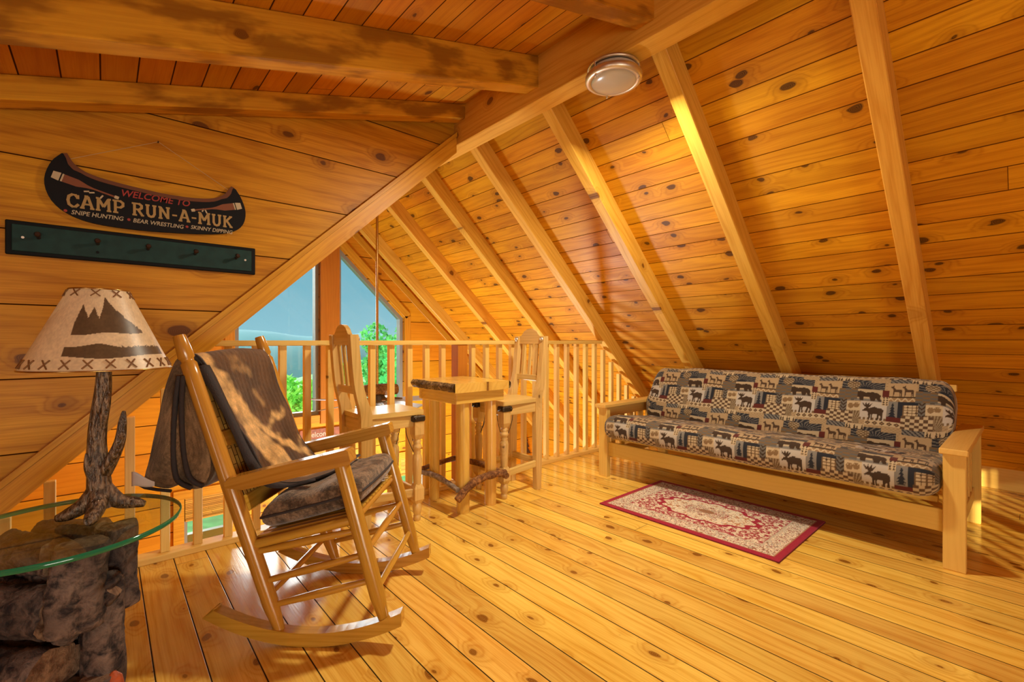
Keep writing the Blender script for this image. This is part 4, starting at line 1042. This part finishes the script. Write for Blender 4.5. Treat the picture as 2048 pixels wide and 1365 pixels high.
antl([LP(.002, .02), LP(.0, .06), LP(-.004, .13), LP(-.008, .20), LP(-.004, .26), LP(.004, .31), LP(.010, .36), LP(.012, .408)], [.034, .030, .025, .022, .021, .021, .019, .017])
antl([LP(.012, .12), LP(.034, .155), LP(.056, .205), LP(.064, .26), LP(.068, .292)], [.020, .016, .013, .010, .004])
antl([LP(.006, .25, -.006), LP(.018, .285, -.008), LP(.026, .33, -.008), LP(.027, .348, -.008)], [.016, .012, .008, .003])
antl([LP(-.004, .10, -.012), LP(-.014, .14, -.022), LP(-.014, .178, -.024)], [.014, .009, .004])
antl([LP(.064, .222, -.004), LP(.074, .226, -.006)], [.008, .003])
antl([LP(.0, .07), LP(-.024, .034, -.02), LP(-.052, .014, -.04), LP(-.074, .007, -.05)], [.030, .022, .017, .009])
antl([LP(.004, .07), LP(.034, .032, .02), LP(.064, .020, .04), LP(.088, .012, .05)], [.028, .020, .016, .008])
antl([LP(.004, .06, -.008), LP(.018, .03, -.03), LP(.03, .010, -.06), LP(.034, .008, -.075)], [.026, .022, .017, .009])
m.build('antler_stem', 'antler', lamp)
m = MB(); m.lathe([(.012, .404), (.024, .408), (.024, .414), (.017, .418), (.017, .43), (.012, .44), (.012, .47)], LP(.012, 0), 20); m.build('socket', 'brass', lamp)
m = MB(); c0 = Vector(LP(.012, 0)); m.lathe([(.005, .47), (.025, .49), (.03, .52), (.02, .545), (0, .55)], c0, 16); m.build('bulb', 'white', lamp)
# shade: painted parchment cone
sc = Vector(LP(.0, 0)); SR0, SR1, SZ0, SZ1 = .163, .065, .412, .632
NA, NZ = 420, 130
a = np.linspace(0, 2 * PI, NA + 1); t = np.linspace(0, 1, NZ); Aa, Tt = np.meshgrid(a, t, indexing='ij')
R_ = SR0 + (SR1 - SR0) * Tt
# angle 0 of the painting faces the viewer
acam = math.atan2(-LY - sc.y, -LX - sc.x)
Psh = np.stack([sc.x + R_ * np.cos(Aa), sc.y + R_ * np.sin(Aa), SZ0 + (SZ1 - SZ0) * Tt], -1)
ph = (Aa - acam + PI) % (2 * PI) - PI                      # + = counter-clockwise = to the right seen from outside
sq_ = .5 + .5 * np.sin(np.clip(ph, -PI / 2, PI / 2)) ; sq_ = np.where(np.abs(ph) > PI / 2, .5 + .5 * np.sin(np.clip(np.sign(ph) * (PI - np.abs(ph)) * -1, -PI / 2, PI / 2)), sq_)
xq = ph / (PI / 2)
bg = np.array([.86, .73, .50]) * np.ones(Psh.shape); ink = np.array([.125, .085, .05])
nA = vnoise2(xq * 70 + 150, Tt * 6 + 2, 3) - .5; nB = vnoise2(xq * 14 + 50, Tt * 2, 4) - .5
def tri(c, wl, wr, h): return h * np.clip(1 - np.where(sq_ < c, (c - sq_) / wl, (sq_ - c) / wr), 0, 1)
ridge = np.maximum.reduce([.46 + 0 * sq_, .46 + tri(.31, .06, .16, .34), .46 + tri(.44, .12, .12, .31), .46 + tri(.565, .11, .34, .43)]) + nA * .03
lowr = .43 + .05 * (sq_ - .3) + .012 * np.sin(sq_ * 14)
m1 = (Tt < ridge) & (Tt > lowr) & (sq_ > .27) & (sq_ < .88)
hillt = .265 + .075 * np.exp(-((sq_ - .5) / .14) ** 2) + .02 * np.sin(sq_ * 9) + np.abs(nA) * .05 * (sq_ > .66); hillb = .165 + .02 * np.sin(sq_ * 8 + .5)
m2 = (Tt < hillt) & (Tt > hillb) & (sq_ > .25) & (sq_ < .97)
bg[m1 | m2] = ink; bg *= (.9 + .2 * vnoise2(xq * 60 + 99, Tt * 50, 7))[..., None]
m = MB(); m.grid(Psh, flip=False); shd = m.build('lamp_shade', 'shade', lamp, bg.reshape(-1, 3))
m = MB()
for k in range(22):
    an = k * 2 * PI / 22
    for s_ in (-1, 1):
        q = []
        for tt in np.linspace(-1, 1, 4):
            z = .018 + tt * .011; r = SR0 + (SR1 - SR0) * z / (SZ1 - SZ0) + .0018; aa = an + s_ * tt * .062; q.append((sc.x + r * math.cos(aa), sc.y + r * math.sin(aa), SZ0 + z))
        m.tube(q, .0019, 6)
for k in range(10):
    an = k * 2 * PI / 10 + .2
    for s_ in (-1, 1):
        q = []
        for tt in np.linspace(-1, 1, 4):
            z = SZ1 - SZ0 - .012 + tt * .009; r = SR0 + (SR1 - SR0) * z / (SZ1 - SZ0) + .0018; aa = an + s_ * tt * .13; q.append((sc.x + r * math.cos(aa), sc.y + r * math.sin(aa), SZ0 + z))
        m.tube(q, .0017, 6)
m.build('lacing', 'lace', shd)
m = MB()
for r, z in ((SR0, SZ0), (SR1, SZ1)):
    m.tube([(sc.x + r * math.cos(q), sc.y + r * math.sin(q), z) for q in np.linspace(0, 2 * PI, 61)], .0022, 6, cap=False)
for k in range(3):
    q = k * 2 * PI / 3; m.tube([(sc.x + SR1 * math.cos(q), sc.y + SR1 * math.sin(q), SZ1), (c0.x, c0.y, SZ1 - .03)], .0015, 6)
m.tube([(c0.x, c0.y, .54), (c0.x, c0.y, SZ1 - .03)], .004, 6)
m.build('shade_rings', 'brass', shd)

# ================================================================== FUTON
FX, FY = 2.9, 1.235
fu = thing('futon', (FX, FY, 0), 'pale hardwood futon frame under the patchwork mattress', 'futon')
Y0, Y1 = .243 - FY, 2.222 - FY
for y in (Y0, Y1):
    m = MB(); m.box((.022, y, .265), (.045, .078, .53), None, .003); m.build('leg', 'futon', fu)
    m = MB(); m.box((.875, y, .265), (.045, .078, .53), None, .003); m.build('leg', 'futon', fu)
    m = MB(); m.box((.44, y, .547), (.95, .098, .027), None, .004); m.build('arm_rest', 'futon', fu)
    m = MB(); m.box((.44, y, .495), (.82, .026, .075)); m.box((.44, y, .17), (.82, .026, .075)); m.build('arm_rail', 'futon', fu)
    for k in range(6):
        m = MB(); m.box((.13 + k * .124, y, .33), (.05, .018, .26)); m.build('arm_slat', 'futon', fu)
m = MB(); m.box((.03, (Y0 + Y1) / 2, .215), (.026, Y1 - Y0 - .078, .105)); m.build('front_rail', 'futon', fu)
m = MB(); m.box((.86, (Y0 + Y1) / 2, .215), (.026, Y1 - Y0 - .078, .105)); m.build('rear_rail', 'futon', fu)
ya, yb = Y0 + .06, Y1 - .06
m = MB(); m.box((.075, (ya + yb) / 2 + 0, .30), (.04, yb - ya, .03)); m.box((.55, (ya + yb) / 2, .30), (.04, yb - ya, .03)); 
for k in range(12): m.box((.30, ya + .04 + k * (yb - ya - .08) / 11, .30), (.48, .05, .016))
m.build('seat_deck', 'futon', fu)
m = MB(); Rb = Matrix.Rotation(-.42, 3, 'Y')
for k in range(12):
    y = ya + .04 + k * (yb - ya - .08) / 11; m.bar((.735, y, .34), (.853, y, .77), .05, .016, (1, 0, 0))
m.bar((.86, ya, .77), (.86, yb, .77), .03, .04); m.bar((.73, ya, .345), (.73, yb, .345), .03, .04); m.build('back_frame', 'futon', fu)

# ---- patchwork: a repeating block of lodge motifs, evaluated per vertex
PW, PH = .37, .305
def moose(x, y):
    r = inpoly(x, y, [(.12, .42), (.2, .34), (.34, .33), (.46, .28), (.58, .34), (.66, .38), (.74, .34), (.8, .36), (.92, .5), (.9, .55), (.8, .52), (.73, .54), (.68, .62), (.67, .98), (.61, .98), (.6, .7), (.4, .66), (.34, .68), (.36, .98), (.29, .98), (.26, .72), (.2, .76), (.21, .98), (.15, .98), (.13, .7)])
    r |= inpoly(x, y, [(.52, .98), (.53, .66), (.58, .66), (.57, .98)])
    r |= inpoly(x, y, [(.7, .36), (.62, .28), (.55, .1), (.66, .2), (.68, .06), (.74, .2), (.8, .06), (.83, .2), (.95, .08), (.9, .24), (.8, .32)])
    return r
def bear(x, y):
    r = inpoly(x, y, [(.04, .5), (.1, .3), (.25, .22), (.42, .3), (.55, .18), (.68, .26), (.78, .3), (.84, .24), (.88, .32), (.98, .46), (.94, .54), (.84, .56), (.76, .66), (.8, .95), (.7, .95), (.64, .72), (.58, .72), (.56, .95), (.46, .95), (.46, .68), (.32, .68), (.28, .95), (.18, .95), (.16, .72), (.1, .95), (.02, .95), (.05, .7)])
    return r
def deer(x, y):
    o = np.zeros(x.shape, bool)
    for s_, xo in ((1, .05), (1, .45)):
        X_ = (x - xo) / .5
        o |= inpoly(X_, y, [(.1, .5), (.2, .44), (.55, .44), (.66, .3), (.7, .16), (.78, .22), (.92, .28), (.9, .34), (.78, .36), (.72, .5), (.7, .95), (.66, .95), (.64, .64), (.3, .62), (.28, .95), (.23, .95), (.2, .64), (.16, .95), (.12, .95)])
    return o
def fir(x, y, n=3):
    o = np.zeros(x.shape, bool)
    for k in range(n):
        c = (k + .5) / n + (.03 if k % 2 else -.03); h = .1 + .15 * (k % 2)
        z = np.clip((y - h) / (1 - h), 0, 1); saw = (z * 5) % 1.
        o |= (np.abs(x - c) < (.10 + .32 * z) * (.35 + .65 * saw) / n) & (y > h) & (y < .97)
    return o
def fabric(U, V):
    """U along the sofa (metres), V down the cloth (metres) -> rgb"""
    row = np.floor(V / PH); U2 = U + row * .07
    x = (U2 % PW) / PW * 240; y = (V % PH) / PH * 215
    beige, dkb, navy, grey, maroon, cream, tan_, wht = [np.array(c) for c in ((.40, .29, .16), (.045, .026, .014), (.02, .022, .03), (.18, .17, .15), (.10, .02, .014), (.50, .40, .25), (.27, .17, .08), (.46, .42, .36))]
    out = np.ones(x.shape + (3,)) * beige
    fine = ((x * .9).astype(int) + (y * .9).astype(int)) % 2
    out[fine == 0] *= .8
    def rect(x0, y0, x1, y1):
        xs = (x - x0) % 240; ys = (y - y0) % 215
        k = (xs < x1 - x0) & (ys < y1 - y0); return k, xs / (x1 - x0), ys / (y1 - y0)
    def fill(k, c): out[k] = c
    k, a, b = rect(50, 0, 135, 62); fill(k, beige); fill(k & deer(a, b), dkb * 1.6); fill(k & (b > .93), dkb)
    k, a, b = rect(50, 62, 135, 82); fill(k, tan_); zz = np.abs(((a * 4) % 1) - .5) * 1.4; fill(k & (np.abs(b - .15 - zz) < .18), cream)
    k, a, b = rect(145, -15, 285, 33); fill(k, navy); sp = np.sin(np.arctan2(b - 1., (a - .45) * 2) * 26) > .45; fill(k & sp & (np.hypot((a - .45) * 1.6, b - 1.) > .25), grey * .8); fill(k & (np.hypot((a - .72) * 2.6, b - .6) < .4), tan_ * (.5)); 
    fill(k & (np.hypot((a - .72) * 2.6, b - .6) < .4) & (np.sin(a * 60) * np.sin(b * 26) > .1), cream * .7)
    k, a, b = rect(150, 33, 282, 86); fill(k, cream * .85); fill(k & (b > .82), grey); fill(k & bear(a * 1.04, b), dkb)
    k, a, b = rect(20, 82, 130, 148)
    k, a, b = rect(22, 80, 102, 147); fill(k, navy); k2 = k & (np.abs(a - .45) < .36) & (np.abs(b - .55) < .36); fill(k2, cream); lat = ((np.abs(np.sin(a * 20)) < .35) | (np.abs(np.sin(b * 20)) < .35)); fill(k2 & lat, tan_ * .55); fill(k2 & (np.hypot(np.sin(a * 10), np.sin(b * 10)) < .45), dkb * 1.5)
    k, a, b = rect(102, 80, 134, 147); fill(k, grey * 1.1); fill(k & fir(a, b, 1), navy)
    k, a, b = rect(134, 86, 216, 168); fill(k, wht); fill(k & (b > .86) & (np.sin(a * 40) > -.2), tan_ * .6); fill(k & moose(a, b), dkb * 1.15)
    k, a, b = rect(216, 90, 262, 130); fill(k, cream); 
    for (ca, cb, r_) in ((.3, .45, .2), (.7, .55, .2)):
        fill(k & (np.hypot(a - ca, (b - cb) * .9) < r_), tan_ * .8)
        for q in range(4): fill(k & (np.hypot(a - ca - .18 * math.cos(q * .7 - 2.6), b - cb - .3 * math.sin(q * .7 - 2.6)) < .07), tan_ * .8)
    k, a, b = rect(216, 130, 262, 188); fill(k, tan_ * .55); sp = np.sin(np.arctan2(b - 1.1, a - .5) * 34) > .2; fill(k & sp, cream * .6)
    k, a, b = rect(262, 80, 284, 188); fill(k, grey * .75); ch = ((b * 7 + np.abs(a - .5) * 1.6) % 1) > .55; fill(k & ch, dkb)
    k, a, b = rect(0, 135, 90, 192); ck = ((a * 7).astype(int) + (b * 5).astype(int)) % 2; fill(k, cream * .95); fill(k & (ck == 0), dkb * 2.2)
    k, a, b = rect(90, 147, 134, 168); fill(k, maroon)
    k, a, b = rect(90, 168, 200, 188); fill(k, cream); dm = (np.abs(((a * 5) % 1) - .5) + np.abs(b - .5)) ; fill(k & (dm < .42), dkb * 1.6); fill(k & (dm < .2), tan_)
    k, a, b = rect(85, 188, 205, 226); 
    k, a, b = rect(130, 33, 150, 62); fill(k, maroon)
    k, a, b = rect(130, 62, 150, 100); fill(k, cream); fill(k & (np.hypot(((a * 2) % 1) - .5, ((b * 4) % 1) - .5) < .32), dkb * 1.5)
    k, a, b = rect(200, 188, 262, 212); fill(k, cream); fill(k & fir(a, b, 5), dkb)
    k, a, b = rect(20, 192, 84, 214); fill(k, grey); fill(k & (np.sin(a * 26 + b * 9) > .4), navy)
    k, a, b = rect(-10, 33, 52, 82); fill(k, grey * .6); ck = ((a * 3).astype(int) + (b * 6).astype(int)) % 2; fill(k & (ck == 0), tan_ * .6)
    return out * 1.02
fm = thing('futon_mattress', (FX, FY, 0), 'futon mattress in woven lodge patchwork of moose, bears and deer', 'mattress')
def bolster(name, prof, y0, y1, v0, ny, it=3, ns=260, puff=.012, seed=0, rend=.07):
    P = chaikin(prof + [prof[0]], it); P = np.array(P); L = np.r_[0, np.cumsum(np.hypot(*np.diff(P, axis=0).T))]
    s_ = np.linspace(0, L[-1], ns); px, pz = np.interp(s_, L, P[:, 0]), np.interp(s_, L, P[:, 1]); cx, cz = px.mean(), pz.mean()
    ys = np.r_[np.linspace(y0, y0 + rend, 22)[:-1], np.linspace(y0 + rend, y1 - rend, ny), np.linspace(y1 - rend, y1, 22)[1:]]
    Q = np.zeros((len(ys), ns, 3)); e = np.clip(np.minimum((ys - y0) / rend, (y1 - ys) / rend), 0, 1); k = .0 + 1. * np.sqrt(np.clip(1 - (1 - e) ** 2, 0, 1)); k = .25 + .75 * k
    Q[..., 0] = cx + (px[None] - cx) * (1 - (1 - k[:, None]) * .35); Q[..., 2] = cz + (pz[None] - cz) * k[:, None] ** .8
    Q[..., 1] = ys[:, None]
    nz = noise3(Q * np.array([6, 4.2, 6]), 1.2, seed) * puff; Q[..., 0] += nz * .7; Q[..., 2] += nz
    cl = fabric(ys[:, None] + 0 * s_[None] + 3.45, v0 + s_[None] + 0 * ys[:, None])
    m = MB(); m.grid(Q)
    capc = []
    for i in (0, -1):
        n = ns - 1; c = Q[i, :n].mean(axis=0); m.add(Q[i, :n].tolist() + [c.tolist()], [((j + 1) % n, j, n) if i == 0 else (j, (j + 1) % n, n) for j in range(n)], None, True); capc.append(np.vstack([cl[i, :n], cl[i, :1]]))
    return m.build(name, 'fabric', fm, np.concatenate([cl.reshape(-1, 3)] + capc))
YA, YBk = .292 - FY, 2.172 - FY
# seat: outline runs from the crease forward over the top, down the front, back underneath
bolster('seat_section', [(.62, .425), (.45, .440), (.25, .465), (.06, .487), (-.035, .488), (-.085, .46), (-.098, .40), (-.08, .335), (-.02, .312), (.2, .318), (.45, .318), (.62, .325)], YA, YBk, .012, 600, 3, 300, .010, 4)
bolster('back_section', [(.80, .78), (.76, .815), (.70, .825), (.645, .79), (.60, .70), (.545, .57), (.50, .47), (.485, .425), (.52, .40), (.60, .385), (.66, .44), (.72, .57)], YA, YBk, -.17, 600, 3, 300, .010, 8)

# ================================================================== RUG
rg = thing('area_rug', (2.75, 1.325, 0), 'small red and cream oriental rug in front of the futon', 'rug')
nx, ny = 250, 360; rw, rl = .735, 1.055
gx, gy = np.meshgrid(np.linspace(-.5, .5, nx), np.linspace(-.5, .5, ny), indexing='ij')
xm, ym = gx * rw, gy * rl
ax_, ay_ = np.abs(xm), np.abs(ym)
ed = np.minimum(rw / 2 - ax_, rl / 2 - ay_)
red = np.array([.23, .012, .028]); crm = np.array([.5, .44, .33]); brn = np.array([.2, .1, .05]); gry = np.array([.3, .27, .22])
c = np.ones(gx.shape + (3,)) * crm
sw = vnoise2(ax_ * 75 + 3, ay_ * 75 + 8, 1); sw2 = vnoise2(ax_ * 130, ay_ * 130 + 9, 2); sw3 = vnoise2(ax_ * 220, ay_ * 220, 3)
scroll = np.abs(sw - .5) < .075; dots = sw2 > .72
b_ = (ed < .125); c[b_ & scroll] = brn; c[b_ & dots] = gry; c[b_ & (np.abs(sw2 - .42) < .035)] = red * .8
fld = ed >= .125
c[fld] = np.where((sw[fld] > .56)[:, None], crm, red); c[fld & (np.abs(sw2 - .5) < .08)] = crm * .85; c[fld & (sw3 > .78)] = brn
e2 = np.hypot(xm / .155, ym / .27); th_ = np.arctan2(ym / .27, xm / .155); e2 = e2 / (1 + .06 * np.cos(th_ * 12))
k = e2 < 1.12; c[k] = red; k = e2 < 1.; c[k] = crm; c[k & scroll] = brn * 1.6; c[k & (sw2 > .74)] = gry
k = e2 < .55; c[k & (np.abs(sw2 - .5) < .1)] = brn; c[k & (np.abs(sw - .5) < .06)] = red; k = e2 < .18; c[k] = brn
c[(ed > .118) & (ed < .127)] = crm * .7; c[(ed > .034) & (ed < .040)] = brn * 1.4; c[ed < .034] = red
c *= 1.75 * (.8 + .4 * vnoise2(gx * 300 + 500, gy * 420 + 500, 6))[..., None]
hz = .0085 + .0012 * vnoise2(gx * 400 + 500, gy * 500 + 500, 7); hz[ed < .002] = .003
Pr = np.stack([xm, ym, hz], -1)
m = MB(); m.grid(Pr); rgo = m.build('pile', 'rug', rg, c.reshape(-1, 3))
m = MB(); m.box((0, 0, .0035), (rw, rl, .006), None, .001); m.build('backing', plain('dark_red_binding', (.16, .008, .02), .9), rg)

# ================================================================== OUTSIDE
ter = MB(); nx, ny = 60, 70
gx, gy = np.meshgrid(np.linspace(-60, 60, nx), np.linspace(0, 1, ny) ** 1.8 * 110 + 6.2, indexing='ij')
gz = -3.0 - .11 * (gy - 6.2) + noise3(np.stack([gx * .08, gy * .08, 0 * gx], -1), 1., 2) * 1.2 * np.clip((gy - 8) / 10, 0, 1) + np.clip((gx - 6) / 20, 0, 1.2) * np.clip((gy - 10) / 12, 0, 1) * 5.5
ter.grid(np.stack([gx, gy, gz], -1)); structure(ter.build('ground_hillside', 'soil'))
def ridge_mesh(name, y, zb, amp, base, seed, mat):
    m = MB(); xs = np.linspace(-420, 420, 140); P = np.zeros((140, 6, 3))
    h = base + amp * (noise3(np.stack([xs * .012, 0 * xs, 0 * xs], -1), 1., seed) + .35 * noise3(np.stack([xs * .05, 0 * xs, 0 * xs], -1), 1., seed + 1))
    for j, t in enumerate(np.linspace(0, 1, 6)):
        P[:, j] = np.stack([xs, y + 130 * t + 6 * noise3(np.stack([xs * .03, 0 * xs + t * 3, 0 * xs], -1), 1., seed + 2), zb + (h - zb) * math.sin(t * PI / 2)], -1)
    m.grid(P); structure(m.build(name, mat))
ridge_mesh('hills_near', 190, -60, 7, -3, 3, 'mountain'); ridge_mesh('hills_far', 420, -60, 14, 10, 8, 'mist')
def crown(name, mat, n, rx, ry, rz, ls, seed):
    rs = np.random.RandomState(seed)
    nb = 9; cb = rs.normal(size=(nb, 3)) * np.array([.42, .42, .36]); rb = rs.uniform(.38, .6, nb)
    i = rs.randint(0, nb, n); d = rs.normal(size=(n, 3)); d /= np.linalg.norm(d, axis=1)[:, None]
    p = (cb[i] + d * (rb[i] * rs.uniform(.72, 1.03, n))[:, None]) * np.array([rx, ry, rz])
    t1 = rs.normal(size=(n, 3)); t1 /= np.linalg.norm(t1, axis=1)[:, None]; t2 = np.cross(t1, d); t2 /= np.linalg.norm(t2, axis=1)[:, None] + 1e-6
    s_ = ls * rs.uniform(.6, 1.3, n)[:, None]
    V_ = np.stack([p - t1 * s_, p + t2 * s_ * .55, p + t1 * s_, p - t2 * s_ * .55], 1).reshape(-1, 3)
    m = MB(); m.add(V_.tolist(), [(4 * k, 4 * k + 1, 4 * k + 2, 4 * k + 3) for k in range(n)])
    return m
def make_tree(mat, n, r, h, ls, seed, label):
    t = thing('tree', (0, 0, 0), label, 'tree', 'trees outside the gable window')
    c = crown('crown', mat, n, r, r, r * 1.05, ls, seed); c.v = [(x, y, z + h) for x, y, z in c.v]; c.build('crown', mat, t)
    m = MB(); m.tube([(0, 0, 0), (.03 * r, 0, h * .5), (0, 0, h)], [.09 * r, .07 * r, .03 * r], 8)
    for k in range(4):
        a = k * 1.6; m.tube([(0, 0, h * (.5 + .1 * k)), (.45 * r * math.cos(a), .45 * r * math.sin(a), h * (.75 + .1 * k))], [.035 * r, .015 * r], 6)
    m.build('trunk', 'bark', t); return t
def ground_z(x, y):
    return float(-3.0 - .11 * (y - 6.2) + noise3(np.array([[x * .08, y * .08, 0.]]), 1., 2)[0] * 1.2 * min(1, max(0, (y - 8) / 10)) + min(1.2, max(0, (x - 6) / 20)) * min(1, max(0, (y - 10) / 12)) * 5.5)
protoA = make_tree('leafA', 5200, 1.9, 4.2, .12, 1, 'leafy green tree rising highest beside the right edge of the gable window')
protoB = make_tree('leafB', 2600, 1.9, 2.6, .17, 2, 'green treetop on the hillside below the gable window')
protoC = make_tree('leafC', 2600, 1.7, 2.3, .17, 5, 'yellow-green treetop on the hillside below the gable window')
def put(o, x, y, s_, dz=0., rz=0.):
    o.location = (x, y, ground_z(x, y) - .2 + dz); o.scale = (s_, s_, s_); o.rotation_euler = (0, 0, rz)
rs = random.Random(4)
put(protoA, 6.9, 10.8, 1.0, .55, .3)
def pix(x, y, z):
    c, s_ = math.cos(YAW), math.sin(YAW); d = s_ * x + c * y; return 1024 + F_PX * (c * x - s_ * y) / d, d
used = set(); row = 0
for y, gap in ((9.3, 2.3), (12.4, 2.8), (16.4, 3.4), (21.6, 4.4), (28.5, 5.6)):
    x = -.35 * y + rs.uniform(0, 1); row += 1
    while x < .85 * y + 1:
        px, d = pix(x, y, 0)
        sc_ = gap / (2 * 1.9 * 1.02 * 1.35)
        if 400 < px < 900 and abs(x - 6.9) + abs(y - 10.8) > 4.6:
            pz_ = (protoB, protoC)[rs.random() < .45]; first = pz_.name not in used; used.add(pz_.name)
            o = pz_ if first else dup(pz_)
            tp = 752 if px < 650 else (735 - (px - 650) * .55 if px < 800 else 650)
            zt = 1.05 - (tp + rs.uniform(-6, 14) + (20 if row < 3 else 0) - 682.5) / F_PX * d
            o.location = (x, y + rs.uniform(-.2, .2), zt - (2.6 + 1.9 * 1.0) * sc_ * 1.0); o.scale = (sc_,) * 3; o.rotation_euler = (0, 0, rs.uniform(0, 6))
        x += gap + rs.uniform(0, .5)
# cabin on the far hillside
cz = ground_z(4.5, 46)
cb_ = thing('hillside_cabin', (4.5, 46, -4.9), 'small pale cabin among the trees down the hillside', 'cabin')
m = MB(); m.box((0, 0, 1.0), (2.4, 2.2, 2.0)); m.build('walls', 'housewall', cb_)
m = MB(); m.prism([(-1.5, 1.9), (1.5, 1.9), (0, 2.9)], -1.3, 1.3, 'xz'); m.build('roof', 'houseroof', cb_)
m = MB(); m.box((0, -1.12, .9), (.8, .06, .8)); m.build('window', 'dark', cb_)
# porch below the gable
po = MB(); po.box((2.05, 6.5, -2.45), (7.2, 1.5, .1)); structure(po.build('floor_porch', 'deck'))
pr2 = thing('porch_railing', (2.05, 7.2, -2.4), 'white porch rail outside the lower windows', 'railing')
m = MB(); m.box((0, 0, .92), (7.2, .09, .10)); m.build('rail', 'vinyl', pr2)
for k in range(7):
    m = MB(); m.box((-3.5 + k * 7. / 6, 0, .44), (.09, .09, .86)); m.build('post', 'vinyl', pr2)
# balcony behind the viewer, its slatted rail breaks the low sun into stripes
bl = MB(); bl.box((.1, YB - .72, -.06), (3.2, 1.2, .1)); structure(bl.build('floor_balcony', 'deck'))

br_ = thing('balcony_railing', (.1, YB - .4, -.01), 'slatted railing of the balcony behind the viewer', 'railing', kind='structure')
m = MB(); m.box((0, 0, .98), (3.2, .08, .04)); m.build('top_rail', 'rail', br_)
for k in range(22):
    m = MB(); m.box((-1.55 + k * .148, 0, .48), (.024, .024, .96)); m.build('baluster', 'rail', br_)

# ================================================================== LIGHT
W = bpy.data.worlds.new('world'); S.world = W; W.use_nodes = True; t = W.node_tree; t.nodes.clear()
out = t.nodes.new('ShaderNodeOutputWorld'); bgd = t.nodes.new('ShaderNodeBackground'); tc = t.nodes.new('ShaderNodeTexCoord'); sp = t.nodes.new('ShaderNodeSeparateXYZ'); rp_ = t.nodes.new('ShaderNodeValToRGB')
nz_ = t.nodes.new('ShaderNodeTexNoise'); nz_.inputs['Scale'].default_value = 2.2; nz_.inputs['Detail'].default_value = 3
ma = t.nodes.new('ShaderNodeMath'); ma.operation = 'MULTIPLY_ADD'; ma.inputs[1].default_value = .12; 
t.links.new(tc.outputs['Generated'], sp.inputs[0]); t.links.new(tc.outputs['Generated'], nz_.inputs['Vector']); t.links.new(nz_.outputs[0], ma.inputs[0]); t.links.new(sp.outputs[2], ma.inputs[2]); t.links.new(ma.outputs[0], rp_.inputs[0])
e = rp_.color_ramp.elements; e[0].position = .03; e[0].color = (.34, .60, .66, 1); e[1].position = .5; e[1].color = (.11, .36, .43, 1)
k = e.new(.16); k.color = (.21, .47, .55, 1)
t.links.new(rp_.outputs[0], bgd.inputs[0]); bgd.inputs[1].default_value = 1.25; t.links.new(bgd.outputs[0], out.inputs[0])
def sun(name, direction, energy, col, ang):
    l = bpy.data.lights.new(name, 'SUN'); l.energy = energy; l.color = col; l.angle = math.radians(ang)
    o = bpy.data.objects.new(name, l); COL.objects.link(o); o.rotation_euler = Vector(direction).to_track_quat('-Z', 'Y').to_euler(); return o
def area(name, loc, direction, sx, sy, power, col):
    l = bpy.data.lights.new(name, 'AREA'); l.shape = 'RECTANGLE'; l.size = sx; l.size_y = sy; l.energy = power; l.color = col
    o = bpy.data.objects.new(name, l); COL.objects.link(o); o.location = loc; o.rotation_euler = Vector(direction).to_track_quat('-Z', 'Z').to_euler(); return o
sun('gable_daylight', (-.06, -1, -.44), 16., (1., .97, .9), 80)
sun('low_sun', (.81, .59, -.15), 9., (1., .84, .5), .4)
area('dormer_fill', (XW + .05, (WY0 + WY1) / 2, (WZ0 + WZ1) / 2), (1, .1, -.1), WY1 - WY0, WZ1 - WZ0, 42, (1., .92, .76))  # added fill lamp before the solid dormer wall, no opening behind it
area('balcony_fill', ((DX0 + DX1) / 2, YB - .15, DZ1 / 2), (.15, 1, 0), DX1 - DX0, DZ1, 75, (1., .92, .76))  # added fill lamp outside the rear opening, lifts the loft
def bulb(name, loc, p, col, r):
    l = bpy.data.lights.new(name, 'POINT'); l.energy = p; l.color = col; l.shadow_soft_size = r
    o = bpy.data.objects.new(name, l); COL.objects.link(o); o.location = loc; return o
bulb('great_room_fill', (2.5, 4.1, -1.1), 300, (.82, .93, 1.), .2)  # fill lamp added out of view downstairs to brighten the far ceiling
l = bpy.data.lights.new('ceiling_light_fill', 'AREA'); l.shape = 'DISK'; l.size = .2; l.energy = 52; l.color = (1., .88, .66)  # downlight added under the unlit fixture to brighten the floor
o = bpy.data.objects.new('ceiling_light_fill', l); COL.objects.link(o); o.location = (1.935, 1.415, 2.325)
